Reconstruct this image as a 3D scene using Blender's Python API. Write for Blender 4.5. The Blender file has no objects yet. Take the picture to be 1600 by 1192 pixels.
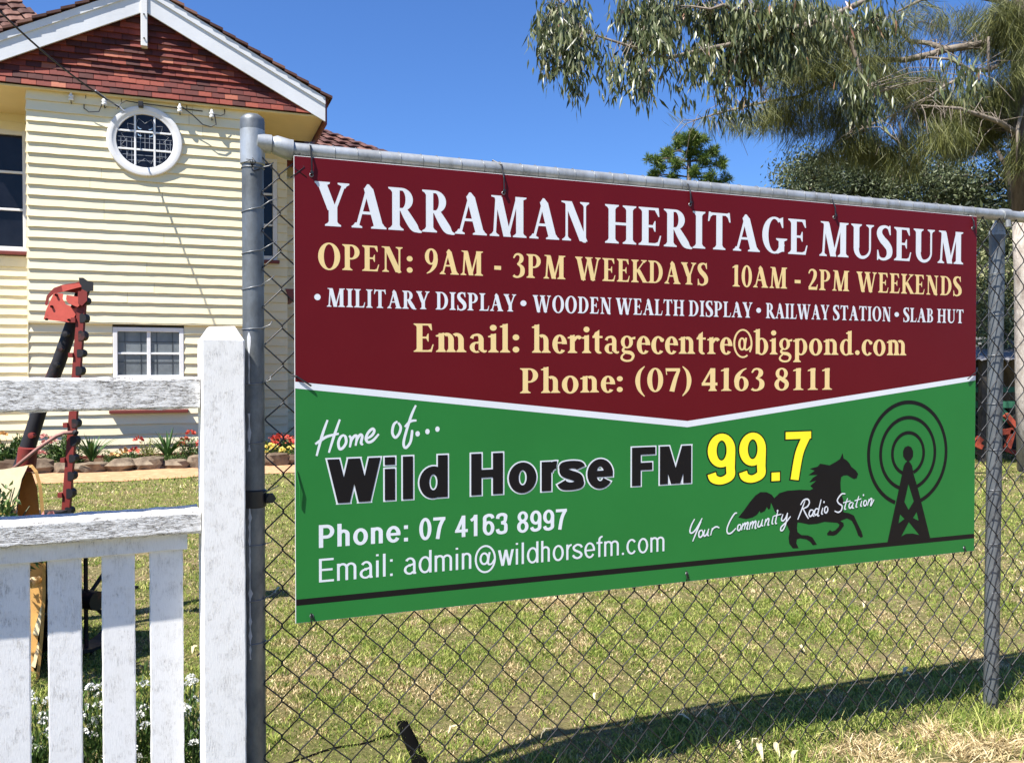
import bpy, math, random
import numpy as np
from mathutils import Vector, Matrix
from mathutils.geometry import delaunay_2d_cdt

# ---------------------------------------------------------------- camera, sky, sun
scn = bpy.context.scene
COL = scn.collection
PI = math.pi
R = math.radians
F0 = 1337.3                      # focal length in photograph pixels (1600 wide)
PITCH = math.radians(0.891)
EYE = Vector((0, 0, 1.25))

cd = bpy.data.cameras.new('camera')
cd.sensor_fit = 'HORIZONTAL'
cd.sensor_width = 36
cd.lens = 36 * F0 / 1600
cd.clip_start = 0.05
cd.clip_end = 2000
cam = bpy.data.objects.new('camera', cd)
cam.location = EYE
cam.rotation_euler = (PI / 2 - PITCH, 0, 0)
COL.objects.link(cam)
scn.camera = cam

SUN = Vector((0.426, 0.459, -1.0)).normalized()      # direction the sunlight travels
elev = math.asin(-SUN.z)
azim = math.atan2(-SUN.x, -SUN.y)
wd = bpy.data.worlds.new('World')
scn.world = wd
wd.use_nodes = True
wn, wl = wd.node_tree.nodes, wd.node_tree.links
sky = wn.new('ShaderNodeTexSky')
sky.sky_type = 'NISHITA'
sky.sun_disc = False
sky.sun_elevation = elev
sky.sun_rotation = azim % (2 * PI)
sky.altitude = 400
sky.air_density = 1.15
sky.dust_density = 0.12
sky.ozone_density = 5.0
wn['Background'].inputs['Strength'].default_value = 0.0465
tint = wn.new('ShaderNodeMix'); tint.data_type = 'RGBA'; tint.blend_type = 'MULTIPLY'; tint.inputs[0].default_value = 1.0
tint.inputs[7].default_value = (0.80, 1.14, 1.68, 1)     # deep subtropical blue
wl.new(sky.outputs[0], tint.inputs[6])
wl.new(tint.outputs[2], wn['Background'].inputs['Color'])

sl = bpy.data.lights.new('sun', 'SUN')
sl.energy = 5.0
sl.angle = math.radians(0.5)
sl.color = (1.0, 0.95, 0.87)
so = bpy.data.objects.new('sun', sl)
so.rotation_euler = SUN.to_track_quat('-Z', 'Y').to_euler()
so.location = (-6, -6, 14)
COL.objects.link(so)
scn.view_settings.view_transform = 'Standard'
scn.view_settings.look = 'None'
scn.view_settings.exposure = 1.17
scn.view_settings.gamma = 1.0
scn.view_settings.use_curve_mapping = False

rnd = random.Random(7)
nrs = np.random.RandomState(11)

# ---------------------------------------------------------------- helpers
def ray(px, py):
    x = (px - 800) / F0
    v = (596 - py) / F0
    c, s = math.cos(PITCH), math.sin(PITCH)
    return Vector((x, c + v * s, v * c - s))

def at(px, py, Y):
    d = ray(px, py)
    return EYE + d * (Y / d.y)

def ground_at(px, py, z=0.0):
    d = ray(px, py)
    return EYE + d * ((z - EYE.z) / d.z)

class Frame:
    """a real vertical plane in the place: origin and compass turn; local x runs along it, local y away from the viewer"""
    def __init__(s, x, y, yaw):
        s.o = Vector((x, y, 0)); s.yaw = yaw
        s.u = Vector((math.cos(yaw), math.sin(yaw), 0))
        s.b = Vector((-math.sin(yaw), math.cos(yaw), 0))
    def hit(s, px, py, off=0.0):
        d = ray(px, py)
        q = s.o + s.b * off - EYE
        p = EYE + d * (q.dot(s.b) / d.dot(s.b))
        return ((p - s.o).dot(s.u), p.z)
    def P(s, x, y, z):
        return s.o + s.u * x + s.b * y + Vector((0, 0, z))
    def local(s, p):
        q = p - s.o
        return Vector((q.dot(s.u), q.dot(s.b), p.z))

class MB:
    def __init__(s):
        s.v = []; s.f = []
    def add(s, vs, fs):
        n = len(s.v)
        s.v += [tuple(p) for p in vs]
        s.f += [tuple(i + n for i in f) for f in fs]
        return s
    def box(s, x0, x1, y0, y1, z0, z1, M=None):
        vs = [Vector(p) for p in ((x0,y0,z0),(x1,y0,z0),(x1,y1,z0),(x0,y1,z0),(x0,y0,z1),(x1,y0,z1),(x1,y1,z1),(x0,y1,z1))]
        if M: vs = [M @ p for p in vs]
        return s.add(vs, [(0,3,2,1),(4,5,6,7),(0,1,5,4),(1,2,6,5),(2,3,7,6),(3,0,4,7)])
    def bbox(s, x0, x1, y0, y1, z0, z1, c=0.004, M=None):
        """box with its long edges chamfered, all 12 edges"""
        vs = []; fs = []
        X = (x0, x1); Y = (y0, y1); Z = (z0, z1)
        idx = {}
        for i in (0,1):
            for j in (0,1):
                for k in (0,1):
                    sx, sy, sz = (1,-1)[i], (1,-1)[j], (1,-1)[k]
                    for a in range(3):
                        p = [X[i] + sx*c, Y[j] + sy*c, Z[k] + sz*c]
                        p[a] = (X[i], Y[j], Z[k])[a]
                        idx[i,j,k,a] = len(vs); vs.append(Vector(p))
        def F(*q): fs.append(tuple(idx[t] for t in q))
        for i in (0,1): F((i,0,0,0),(i,1,0,0),(i,1,1,0),(i,0,1,0))
        for j in (0,1): F((0,j,0,1),(1,j,0,1),(1,j,1,1),(0,j,1,1))
        for k in (0,1): F((0,0,k,2),(1,0,k,2),(1,1,k,2),(0,1,k,2))
        for j in (0,1):
            for k in (0,1): F((0,j,k,1),(1,j,k,1),(1,j,k,2),(0,j,k,2))
        for i in (0,1):
            for k in (0,1): F((i,0,k,0),(i,1,k,0),(i,1,k,2),(i,0,k,2))
        for i in (0,1):
            for j in (0,1): F((i,j,0,0),(i,j,1,0),(i,j,1,1),(i,j,0,1))
        for i in (0,1):
            for j in (0,1):
                for k in (0,1): F((i,j,k,0),(i,j,k,1),(i,j,k,2))
        if M: vs = [M @ p for p in vs]
        return s.add(vs, fs)
    def tube(s, pts, r, n=8, cap=True, flat=None):
        pts = [Vector(p) for p in pts]
        rr = r if isinstance(r, (list, tuple)) else [r] * len(pts)
        vs = []; fs = []
        T0 = (pts[1] - pts[0]).normalized()
        ref = Vector((0, 0, 1)) if abs(T0.z) < 0.9 else Vector((1, 0, 0))
        N = T0.cross(ref).normalized()
        for i, p in enumerate(pts):
            a = pts[max(i-1, 0)]; b = pts[min(i+1, len(pts)-1)]
            T = (b - a).normalized()
            N = (N - T * N.dot(T)).normalized()
            B = T.cross(N)
            for k in range(n):
                t = 2 * PI * k / n
                vs.append(p + (N * math.cos(t) + B * math.sin(t)) * rr[i])
        for i in range(len(pts) - 1):
            for k in range(n):
                k2 = (k + 1) % n
                fs.append((i*n+k, i*n+k2, (i+1)*n+k2, (i+1)*n+k))
        if cap:
            fs.append(tuple(range(n-1, -1, -1)))
            fs.append(tuple((len(pts)-1)*n + k for k in range(n)))
        return s.add(vs, fs)
    def prism(s, poly, y0, y1):
        """poly in (x, z); extruded along y"""
        n = len(poly)
        vs = [(x, y0, z) for x, z in poly] + [(x, y1, z) for x, z in poly]
        fs = [tuple(range(n)), tuple(range(2*n-1, n-1, -1))]
        fs += [(i, n+i, n+(i+1) % n, (i+1) % n) for i in range(n)]
        return s.add(vs, fs)
    def lathe(s, prof, n=24, c=(0, 0, 0), M=None):
        """prof: (r, z) pairs around z"""
        vs = []; fs = []
        for r_, z in prof:
            for k in range(n):
                t = 2*PI*k/n
                p = Vector((r_*math.cos(t), r_*math.sin(t), z))
                if M: p = M @ p
                vs.append(p + Vector(c))
        for i in range(len(prof)-1):
            for k in range(n):
                k2 = (k+1) % n
                fs.append((i*n+k, i*n+k2, (i+1)*n+k2, (i+1)*n+k))
        return s.add(vs, fs)
    def blob(s, c, rx, ry, rz, seed=0, amp=0.2, n=8, m=5):
        rr = random.Random(seed)
        vs = [Vector(c) + Vector((0, 0, -rz))]; fs = []
        for i in range(1, m):
            ph = -PI/2 + PI*i/m
            for k in range(n):
                t = 2*PI*(k + 0.5*(i % 2))/n
                q = 1 + rr.uniform(-amp, amp)
                vs.append(Vector(c) + Vector((rx*math.cos(ph)*math.cos(t)*q, ry*math.cos(ph)*math.sin(t)*q, rz*math.sin(ph)*q)))
        vs.append(Vector(c) + Vector((0, 0, rz)))
        for k in range(n): fs.append((0, 1+(k+1) % n, 1+k))
        for i in range(m-2):
            for k in range(n):
                a = 1+i*n; b = a+n; k2 = (k+1) % n
                fs.append((a+k, a+k2, b+k2, b+k))
        a = 1+(m-2)*n
        for k in range(n): fs.append((a+k, a+(k+1) % n, len(vs)-1))
        return s.add(vs, fs)
    def build(s, name, mat, parent=None, smooth=False, world=False, auto=None):
        vs = s.v
        if world and parent is not None:
            L = Vector(parent.location); a = parent.rotation_euler.z
            c, sn = math.cos(-a), math.sin(-a)
            vs = [((x-L.x)*c - (y-L.y)*sn, (x-L.x)*sn + (y-L.y)*c, z-L.z) for x, y, z in vs]
        me = bpy.data.meshes.new(name)
        me.from_pydata(vs, [], s.f)
        me.update()
        if smooth:
            me.polygons.foreach_set('use_smooth', [True]*len(me.polygons))
            if auto: me.set_sharp_from_angle(angle=R(auto))
        for m in (mat if isinstance(mat, (list, tuple)) else [mat]): me.materials.append(m)
        o = bpy.data.objects.new(name, me)
        COL.objects.link(o)
        o.parent = parent
        return o

def thing(name, label, cat, loc=(0, 0, 0), rz=0.0, group=None):
    o = bpy.data.objects.new(name, None)
    COL.objects.link(o)
    o.empty_display_size = 0.2
    o.location = loc; o.rotation_euler = (0, 0, rz)
    return tag(o, label, cat, group)

def tag(o, label=None, cat=None, group=None, kind=None):
    if label: o['label'] = label
    if cat: o['category'] = cat
    if group: o['group'] = group
    if kind: o['kind'] = kind
    return o

def frame_thing(fr, name, label, cat, group=None):
    return thing(name, label, cat, tuple(fr.o), fr.yaw, group)

# ---------------------------------------------------------------- materials
class Mat:
    """small wrapper for building node materials"""
    def __init__(s, name, rough=0.7, metal=0.0, spec=0.5):
        s.m = bpy.data.materials.new(name); s.m.use_nodes = True
        s.n = s.m.node_tree.nodes; s.l = s.m.node_tree.links
        s.b = s.n['Principled BSDF']
        s.b.inputs['Roughness'].default_value = rough
        s.b.inputs['Metallic'].default_value = metal
        s.b.inputs['Specular IOR Level'].default_value = spec
    def coord(s, scale=(1, 1, 1), gen=False):
        tc = s.n.new('ShaderNodeTexCoord'); mp = s.n.new('ShaderNodeMapping')
        mp.inputs['Scale'].default_value = scale
        s.l.new(tc.outputs['Object'], mp.inputs['Vector'])
        return mp.outputs[0]
    def noise(s, vec, scale=5, detail=6, rough=0.6, dist=0.0):
        t = s.n.new('ShaderNodeTexNoise')
        t.inputs['Scale'].default_value = scale; t.inputs['Detail'].default_value = detail
        t.inputs['Roughness'].default_value = rough; t.inputs['Distortion'].default_value = dist
        if vec is not None: s.l.new(vec, t.inputs['Vector'])
        return t.outputs['Fac']
    def vor(s, vec, scale=5, feature='F1', out='Distance', rnd_=1.0):
        t = s.n.new('ShaderNodeTexVoronoi'); t.feature = feature
        t.inputs['Scale'].default_value = scale; t.inputs['Randomness'].default_value = rnd_
        if vec is not None: s.l.new(vec, t.inputs['Vector'])
        return t.outputs[out]
    def ramp(s, fac, stops):
        t = s.n.new('ShaderNodeValToRGB')
        e = t.color_ramp.elements
        while len(e) < len(stops): e.new(0.5)
        for i, (p, c) in enumerate(stops):
            e[i].position = p
            e[i].color = (c, c, c, 1) if isinstance(c, (int, float)) else (*c, 1)
        s.l.new(fac, t.inputs[0])
        return t.outputs[0]
    def mix(s, fac, a, b, mode='MIX'):
        t = s.n.new('ShaderNodeMix'); t.data_type = 'RGBA'; t.blend_type = mode
        for i, v in ((0, fac), (6, a), (7, b)):
            if isinstance(v, bpy.types.NodeSocket): s.l.new(v, t.inputs[i])
            elif i == 0: t.inputs[0].default_value = v
            else: t.inputs[i].default_value = (*v, 1)
        return t.outputs[2]
    def math(s, op, a, b=0.0):
        t = s.n.new('ShaderNodeMath'); t.operation = op
        for i, v in ((0, a), (1, b)):
            if isinstance(v, bpy.types.NodeSocket): s.l.new(v, t.inputs[i])
            else: t.inputs[i].default_value = v
        return t.outputs[0]
    def island(s):
        return s.n.new('ShaderNodeNewGeometry').outputs['Random Per Island']
    def objrand(s):
        return s.n.new('ShaderNodeObjectInfo').outputs['Random']
    def col(s, c):
        if isinstance(c, bpy.types.NodeSocket): s.l.new(c, s.b.inputs['Base Color'])
        else: s.b.inputs['Base Color'].default_value = (*c, 1)
        return s
    def rough(s, c):
        s.l.new(c, s.b.inputs['Roughness']); return s
    def bump(s, h, strength=0.3, dist=0.01):
        t = s.n.new('ShaderNodeBump')
        t.inputs['Strength'].default_value = strength; t.inputs['Distance'].default_value = dist
        s.l.new(h, t.inputs['Height']); s.l.new(t.outputs[0], s.b.inputs['Normal'])
        return s

def leaf_mat(name, stops, rough=0.5, trans=0.25, spec=0.4):
    m = Mat(name, rough, spec=spec)
    c = m.ramp(m.island(), stops)
    m.col(c)
    tr = m.n.new('ShaderNodeBsdfTranslucent'); m.l.new(c, tr.inputs[0])
    mx = m.n.new('ShaderNodeMixShader'); mx.inputs[0].default_value = trans
    m.l.new(m.b.outputs[0], mx.inputs[1]); m.l.new(tr.outputs[0], mx.inputs[2])
    m.l.new(mx.outputs[0], m.n['Material Output'].inputs[0])
    return m.m

def plain(name, c, rough=0.6, metal=0.0, spec=0.5, var=0.12, scale=8.0, bump=0.1):
    m = Mat(name, rough, metal, spec)
    v = m.coord()
    n = m.noise(v, scale, 6, 0.65)
    lo = tuple(x*(1-var*1.6) for x in c); hi = tuple(min(1, x*(1+var)) for x in c)
    m.col(m.ramp(n, [(0.3, lo), (0.7, hi)]))
    if bump: m.bump(m.noise(v, scale*6, 4, 0.6), bump, 0.004)
    return m.m
# ---------------------------------------------------------------- frames of reference
FE = Frame(-0.5572, 2.1938, R(21.587))             # sign plane, x=0 at the left edge of the sign
HO = Frame(-6.151, 10.893, R(20.6))              # front wall of the house, x=0 at its left corner
GT = Frame(-0.746, 2.0567, R(25.5))               # front plane of the gate post, x=0 at its left edge

# ---------------------------------------------------------------- ground
def lawn_mat():
    m = Mat('lawn_soil', 0.95, spec=0.15)
    v = m.coord()
    big = m.noise(v, 0.55, 5, 0.6); mid = m.noise(v, 3.2, 6, 0.65); fine = m.noise(v, 38, 5, 0.75)
    green = m.ramp(fine, [(0.30, (0.069, 0.077, 0.024)), (0.52, (0.173, 0.168, 0.057)), (0.75, (0.294, 0.261, 0.115))])
    straw = m.ramp(fine, [(0.30, (0.130, 0.095, 0.049)), (0.52, (0.310, 0.236, 0.130)), (0.75, (0.458, 0.367, 0.221))])
    f = m.math('ADD', m.math('MULTIPLY', big, 0.45), m.math('MULTIPLY', mid, 0.55))
    c = m.mix(m.ramp(f, [(0.47, 0), (0.62, 1)]), green, straw)
    soil = m.ramp(fine, [(0.3, (0.13, 0.075, 0.042)), (0.7, (0.30, 0.19, 0.11))])
    c = m.mix(m.ramp(m.noise(v, 1.7, 6, 0.7), [(0.64, 0), (0.74, 0.8)]), c, soil)
    # dry verge on the viewer's side of the fence (local y below the fence line)
    m.col(c)
    m.bump(m.noise(v, 70, 6, 0.8), 1.0, 0.02)
    return m.m

def ground_h(x, y):
    """gentle unevenness of the lawn"""
    d = (x-FE.o.x)*FE.b.x + (y-FE.o.y)*FE.b.y          # slight hollow added behind the fence to draw the sign's shadow nearer
    return 0.010*math.sin(x*1.9+0.6)*math.cos(y*1.4) + 0.006*math.sin(x*4.3+y*3.1) - 0.060*math.exp(-((d-0.65)/0.42)**2)

def sheet_grid(name, x0, x1, y0, y1, nx, ny, mat, hf):
    vs = [(x0+(x1-x0)*i/nx, y0+(y1-y0)*j/ny) for j in range(ny+1) for i in range(nx+1)]
    m = MB()
    m.add([(x, y, hf(x, y)) for x, y in vs], [(j*(nx+1)+i, j*(nx+1)+i+1, (j+1)*(nx+1)+i+1, (j+1)*(nx+1)+i) for j in range(ny) for i in range(nx)])
    return m.build(name, mat, smooth=True)
M_LAWN = lawn_mat()
# one sheet out to the horizon: fine cells near the fence, long ones far out
def axis(a): return sorted(set([-900, -400, -150, -60, -30, -16] + a + [16, 30, 60, 150, 400, 900]))
xs = axis([round(-10+0.25*i, 3) for i in range(81)]); ys = axis([round(-4+0.25*i, 3) for i in range(73)])
gm = MB()
nx = len(xs)
def hfun(x, y):
    k = max(0.0, min(1.0, (12-max(abs(x), abs(y-4)))/4))
    return ground_h(x, y)*k
gm.add([(x, y, hfun(x, y)) for y in ys for x in xs], [(j*nx+i, j*nx+i+1, (j+1)*nx+i+1, (j+1)*nx+i) for j in range(len(ys)-1) for i in range(nx-1)])
tag(gm.build('ground', M_LAWN, smooth=True), kind='structure')

def dirt_mat(name, a, b_):
    m = Mat(name, 0.95, spec=0.1)
    v = m.coord()
    n = m.noise(v, 9, 8, 0.7)
    m.col(m.ramp(n, [(0.3, a), (0.7, b_)])); m.bump(m.noise(v, 40, 5, 0.7), 0.6, 0.02)
    return m.m
M_PATH = dirt_mat('path_dirt', (0.36, 0.19, 0.10), (0.56, 0.35, 0.20))
M_SOIL = dirt_mat('bed_soil', (0.045, 0.028, 0.018), (0.13, 0.08, 0.05))
M_VERGE = dirt_mat('verge_dirt', (0.20, 0.13, 0.075), (0.44, 0.33, 0.20))

def strip(name, fr, x0, x1, ya, yb, z, mat, n=60, jit=0.05, seed=1):
    rr = random.Random(seed); m = MB(); vs = []
    for i in range(n+1):
        x = x0+(x1-x0)*i/n
        a = fr.P(x, ya+rr.uniform(-jit, jit), 0); b_ = fr.P(x, yb+rr.uniform(-jit, jit), 0)
        for k in range(5):
            p = a.lerp(b_, k/4)
            vs.append((p.x, p.y, z + (hfun(p.x, p.y) if z < 0.05 else 0) + (-0.004 if k in (0, 4) else 0.003)))
    m.add(vs, [(i*5+k, (i+1)*5+k, (i+1)*5+k+1, i*5+k+1) for i in range(n) for k in range(4)])
    return tag(m.build(name, mat, smooth=True), kind='structure')
strip('path', HO, -6, 9, -1.95, -0.95, 0.010, M_PATH, seed=2)
strip('garden_bed', HO, -6, 9, -0.98, 1.6, 0.075, M_SOIL, jit=0.02, seed=3)
strip('verge', FE, 0.3, 6, -2.6, -0.17, 0.002, M_VERGE, n=110, jit=0.10, seed=5)

# grass: single blades, denser near the viewer
def blades(name, mat, pts, hgt, wid, lean=0.95, clump=15.0):
    """pts: Nx2 array; two-triangle bent blades built in one go"""
    n = len(pts)
    cl = vnoise(pts[:, 0], pts[:, 1], clump, 77)
    h = hgt*(0.35+nrs.rand(n)*0.8)*(0.55+1.2*cl**1.5); w = wid*(0.6+nrs.rand(n)*0.8)
    a = nrs.rand(n)*2*np.pi
    dx, dy = np.cos(a), np.sin(a)
    b_ = nrs.rand(n)*2*np.pi; L = h*lean*(0.2+nrs.rand(n)*1.2)
    z0 = np.array([hfun(x, y) for x, y in pts])-0.004
    V = np.zeros((n, 5, 3))
    V[:, 0] = np.stack([pts[:, 0]-dx*w/2, pts[:, 1]-dy*w/2, z0], 1)
    V[:, 1] = np.stack([pts[:, 0]+dx*w/2, pts[:, 1]+dy*w/2, z0], 1)
    mx, my = pts[:, 0]+np.cos(b_)*L*0.35, pts[:, 1]+np.sin(b_)*L*0.35
    V[:, 2] = np.stack([mx-dx*w*0.36, my-dy*w*0.36, z0+h*0.6], 1)
    V[:, 3] = np.stack([mx+dx*w*0.36, my+dy*w*0.36, z0+h*0.6], 1)
    V[:, 4] = np.stack([pts[:, 0]+np.cos(b_)*L, pts[:, 1]+np.sin(b_)*L, z0+h], 1)
    T = np.array([[0, 1, 3], [0, 3, 2], [2, 3, 4]])
    Fc = (np.arange(n)[:, None, None]*5 + T[None]).reshape(-1, 3)
    me = bpy.data.meshes.new(name)
    me.vertices.add(n*5); me.vertices.foreach_set('co', V.reshape(-1))
    me.loops.add(len(Fc)*3); me.loops.foreach_set('vertex_index', Fc.reshape(-1).astype(np.int32))
    me.polygons.add(len(Fc)); me.polygons.foreach_set('loop_start', np.arange(0, len(Fc)*3, 3, dtype=np.int32))
    me.update(calc_edges=True)
    me.materials.append(mat)
    o = bpy.data.objects.new(name, me); COL.objects.link(o)
    return o

def vnoise(x, y, s, seed=0):
    """cheap smooth value noise on numpy arrays, 0..1"""
    rs = np.random.RandomState(seed); G = rs.rand(64, 64)
    u = x*s+100.3; v = y*s+57.7
    i = np.floor(u).astype(int); j = np.floor(v).astype(int); fu = u-i; fv = v-j
    fu = fu*fu*(3-2*fu); fv = fv*fv*(3-2*fv)
    g = lambda a, b_: G[a % 64, b_ % 64]
    return (g(i, j)*(1-fu)+g(i+1, j)*fu)*(1-fv)+(g(i, j+1)*(1-fu)+g(i+1, j+1)*fu)*fv

def scatter(n, y0, y1, seed, test=None):
    rs = np.random.RandomState(seed)
    # even density over the visible wedge
    y = np.sqrt(rs.rand(n)*(y1**2-y0**2)+y0**2)
    x = (rs.rand(n)*2-1)*0.66*y
    return np.stack([x, y], 1)

M_BLADE_G = leaf_mat('grass_green', [(0.0, (0.072, 0.127, 0.020)), (0.40, (0.215, 0.294, 0.051)), (0.75, (0.387, 0.430, 0.100)), (1.0, (0.602, 0.573, 0.215))], 0.6, 0.35, 0.2)
M_BLADE_S = leaf_mat('grass_straw', [(0.0, (0.213, 0.150, 0.069)), (0.5, (0.502, 0.389, 0.195)), (1.0, (0.853, 0.715, 0.439))], 0.7, 0.25, 0.2)

def fence_side(p):
    return (p[:, 0]-FE.o.x)*FE.b.x + (p[:, 1]-FE.o.y)*FE.b.y     # > 0: behind the fence
def fence_x(p): return (p[:, 0]-FE.o.x)*FE.u.x + (p[:, 1]-FE.o.y)*FE.u.y
def house_side(p):
    return (p[:, 0]-HO.o.x)*HO.b.x + (p[:, 1]-HO.o.y)*HO.b.y
def split_grass(P, hg, wd_, tagname, k=0.56):
    f = 0.30*vnoise(P[:, 0], P[:, 1], 1.6, 3)+0.35*vnoise(P[:, 0], P[:, 1], 6.0, 4)+0.35*vnoise(P[:, 0], P[:, 1], 17.0, 5)
    bare = vnoise(P[:, 0], P[:, 1], 3.1, 9)*0.6+vnoise(P[:, 0], P[:, 1], 11.0, 8)*0.4
    gap = vnoise(P[:, 0], P[:, 1], 26.0, 12)*0.6+vnoise(P[:, 0], P[:, 1], 9.0, 13)*0.4
    keep = (bare < 0.92) & (nrs.rand(len(P)) < np.clip((gap-0.10)*3.2, 0.30, 1)) & (house_side(P) < -1.9)
    P = P[keep]; f = f[keep]
    d = f+nrs.rand(len(P))*0.30-0.15
    g = d < k
    if g.any(): tag(blades('grass', M_BLADE_G, P[g], hg, wd_), kind='stuff')
    if (~g).any(): tag(blades('dry_grass', M_BLADE_S, P[~g], hg*0.75, wd_), kind='stuff')
P1 = scatter(270000, 2.2, 4.6, 21); s_ = fence_side(P1)
P1 = P1[(s_ > 0.02) | (fence_x(P1) < 0.3)]
split_grass(P1, 0.0195, 0.0046, 'near')
P2 = scatter(180000, 4.6, 8.5, 22); split_grass(P2, 0.023, 0.0070, 'mid')
P3 = scatter(80000, 8.5, 14, 23); split_grass(P3, 0.030, 0.013, 'far')
# longer uncut grass along the foot of the fence and the trampled verge in front
rs_ = np.random.RandomState(31)
fx = rs_.rand(30000)*4.2+0.2; fy = rs_.randn(30000)*0.13-0.02
tuf = vnoise(fx, fy, 5.0, 6)
kk = rs_.rand(30000) < np.clip((tuf-0.47)*2.2, 0.04, 0.5)
fx, fy = fx[kk], fy[kk]
pf = np.stack([FE.o.x+FE.u.x*fx+FE.b.x*fy, FE.o.y+FE.u.y*fx+FE.b.y*fy], 1)
tag(blades('long_grass', M_BLADE_G, pf, 0.060, 0.0040, 1.0), kind='stuff')
fx = rs_.rand(80000)*4.4+0.1; fy = -0.02-rs_.rand(80000)**1.3*0.95
kk = rs_.rand(80000) < np.clip((vnoise(fx, fy, 7.0, 16)-0.25)*2.2, 0.08, 1)
fx, fy = fx[kk], fy[kk]
pf = np.stack([FE.o.x+FE.u.x*fx+FE.b.x*fy, FE.o.y+FE.u.y*fx+FE.b.y*fy], 1)
tag(blades('straw_litter', M_BLADE_S, pf, 0.028, 0.0045, 2.2), kind='stuff')

M_LITTER = leaf_mat('leaf_litter', [(0.0, (0.05, 0.028, 0.018)), (0.5, (0.20, 0.125, 0.080)), (1.0, (0.46, 0.33, 0.22))], 0.8, 0.1, 0.2)
rs_ = np.random.RandomState(44)
fx = 2.45+rs_.rand(5200)**0.8*1.8; fy = 0.06-rs_.rand(5200)*0.95
pf = np.stack([FE.o.x+FE.u.x*fx+FE.b.x*fy, FE.o.y+FE.u.y*fx+FE.b.y*fy], 1)
tag(blades('leaf_litter', M_LITTER, pf, 0.020, 0.012, 2.6), kind='stuff')
# ---------------------------------------------------------------- the museum house
def paint_wood(name, c, dirt=0.1, rough=0.55):
    m = Mat(name, rough, spec=0.35)
    v = m.coord((1, 1, 1)); vs_ = m.coord((2.2, 20, 20))
    n = m.noise(v, 2.1, 6, 0.6); g = m.noise(vs_, 5, 6, 0.7)
    a = m.ramp(n, [(0.3, tuple(x*(1-dirt) for x in c)), (0.7, c)])
    a = m.mix(m.ramp(g, [(0.58, 0), (0.8, 0.28)]), a, tuple(x*0.68 for x in c))
    m.col(a); m.bump(g, 0.35, 0.003)
    return m.m
def board_mat():
    m = Mat('weatherboard_cream', 0.55, spec=0.35); v = m.coord(); vs_ = m.coord((1.6, 20, 20))
    c = m.ramp(m.objrand(), [(0, (0.735, 0.650, 0.430)), (0.5, (0.785, 0.700, 0.472)), (1, (0.815, 0.735, 0.510))])
    g = m.noise(vs_, 5, 6, 0.7); n = m.noise(v, 1.7, 6, 0.65)
    c = m.mix(m.ramp(g, [(0.56, 0), (0.80, 0.30)]), c, (0.52, 0.46, 0.33)); c = m.mix(m.ramp(n, [(0.5, 0), (0.8, 0.25)]), c, (0.60, 0.53, 0.37))
    m.col(c); m.bump(g, 0.4, 0.004); return m.m
M_BOARD = board_mat()
M_TRIM = paint_wood('trim_white', (0.78, 0.78, 0.78), 0.12)
M_BARGE = paint_wood('barge_grey_white', (0.70, 0.72, 0.75), 0.14)
M_SOFFIT = paint_wood('soffit_cream', (0.74, 0.60, 0.31), 0.12)
M_REDTRIM = plain('sill_red', (0.16, 0.03, 0.022), 0.5)
def tile_mat(name, stops, rough=0.75):
    m = Mat(name, rough, spec=0.3)
    v = m.coord()
    c = m.ramp(m.objrand(), stops)
    n = m.noise(v, 22, 6, 0.7)
    c = m.mix(m.ramp(n, [(0.35, 0.0), (0.75, 0.35)]), c, (0.045, 0.02, 0.018))
    m.col(c); m.bump(n, 0.5, 0.006)
    return m.m
M_SHINGLE = tile_mat('gable_tile', [(0.0, (0.060, 0.017, 0.015)), (0.35, (0.120, 0.026, 0.021)), (0.70, (0.20, 0.038, 0.027)), (0.92, (0.27, 0.060, 0.036)), (1.0, (0.42, 0.15, 0.09))])
M_ROOFT = tile_mat('roof_tile', [(0.0, (0.060, 0.028, 0.025)), (0.5, (0.13, 0.058, 0.044)), (1.0, (0.24, 0.125, 0.095))])
def glass_mat(name, c, rough=0.06):
    m = Mat(name, rough, spec=0.28)
    v = m.coord()
    m.col(m.ramp(m.noise(v, 3.5, 4, 0.6), [(0.35, tuple(x*0.6 for x in c)), (0.7, c)]))
    m.bump(m.noise(v, 2.5, 2, 0.5), 0.06, 0.02)
    return m.m
M_GLASS = glass_mat('window_glass_dark', (0.012, 0.013, 0.02))
M_GLASS2 = glass_mat('window_glass_curtained', (0.20, 0.225, 0.24), 0.12)
M_PORC = plain('porcelain_white', (0.80, 0.80, 0.78), 0.25)
M_WIRE = plain('black_cable', (0.015, 0.015, 0.016), 0.5)
M_LEAD = plain('lead_came', (0.30, 0.32, 0.36), 0.5)
M_BARS = plain('screen_bar', (0.035, 0.04, 0.045), 0.5)

house = frame_thing(HO, 'museum_house', 'cream weatherboard house with a red tiled gable and round window', 'house')
def board(s0, s1, z, y, h=0.1337, lip=0.029, seed=0, wav=0.0032):
    """one weatherboard: lower edge stands out, slightly wavy"""
    rr = random.Random(seed)
    L = s1-s0; n = max(2, int(L/0.12))
    zb = [z + rr.uniform(-wav, wav) for _ in range(n+1)]
    m = MB(); vs = []
    for i in range(n+1):
        s_ = s0+L*i/n; q = rr.uniform(-0.0012, 0.0012)
        vs += [(s_, y-0.003, z+h+0.012), (s_, y-lip+q, zb[i]), (s_, y-lip+0.018+q, zb[i]-0.001), (s_, y+0.003, z+h+0.010)]
    fs = []
    for i in range(n):
        a = i*4; b_ = a+4
        for k in range(3): fs.append((a+k, a+k+1, b_+k+1, b_+k))
    fs += [(0, 3, 2, 1), (n*4, n*4+1, n*4+2, n*4+3)]
    return m.add(vs, fs)
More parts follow.
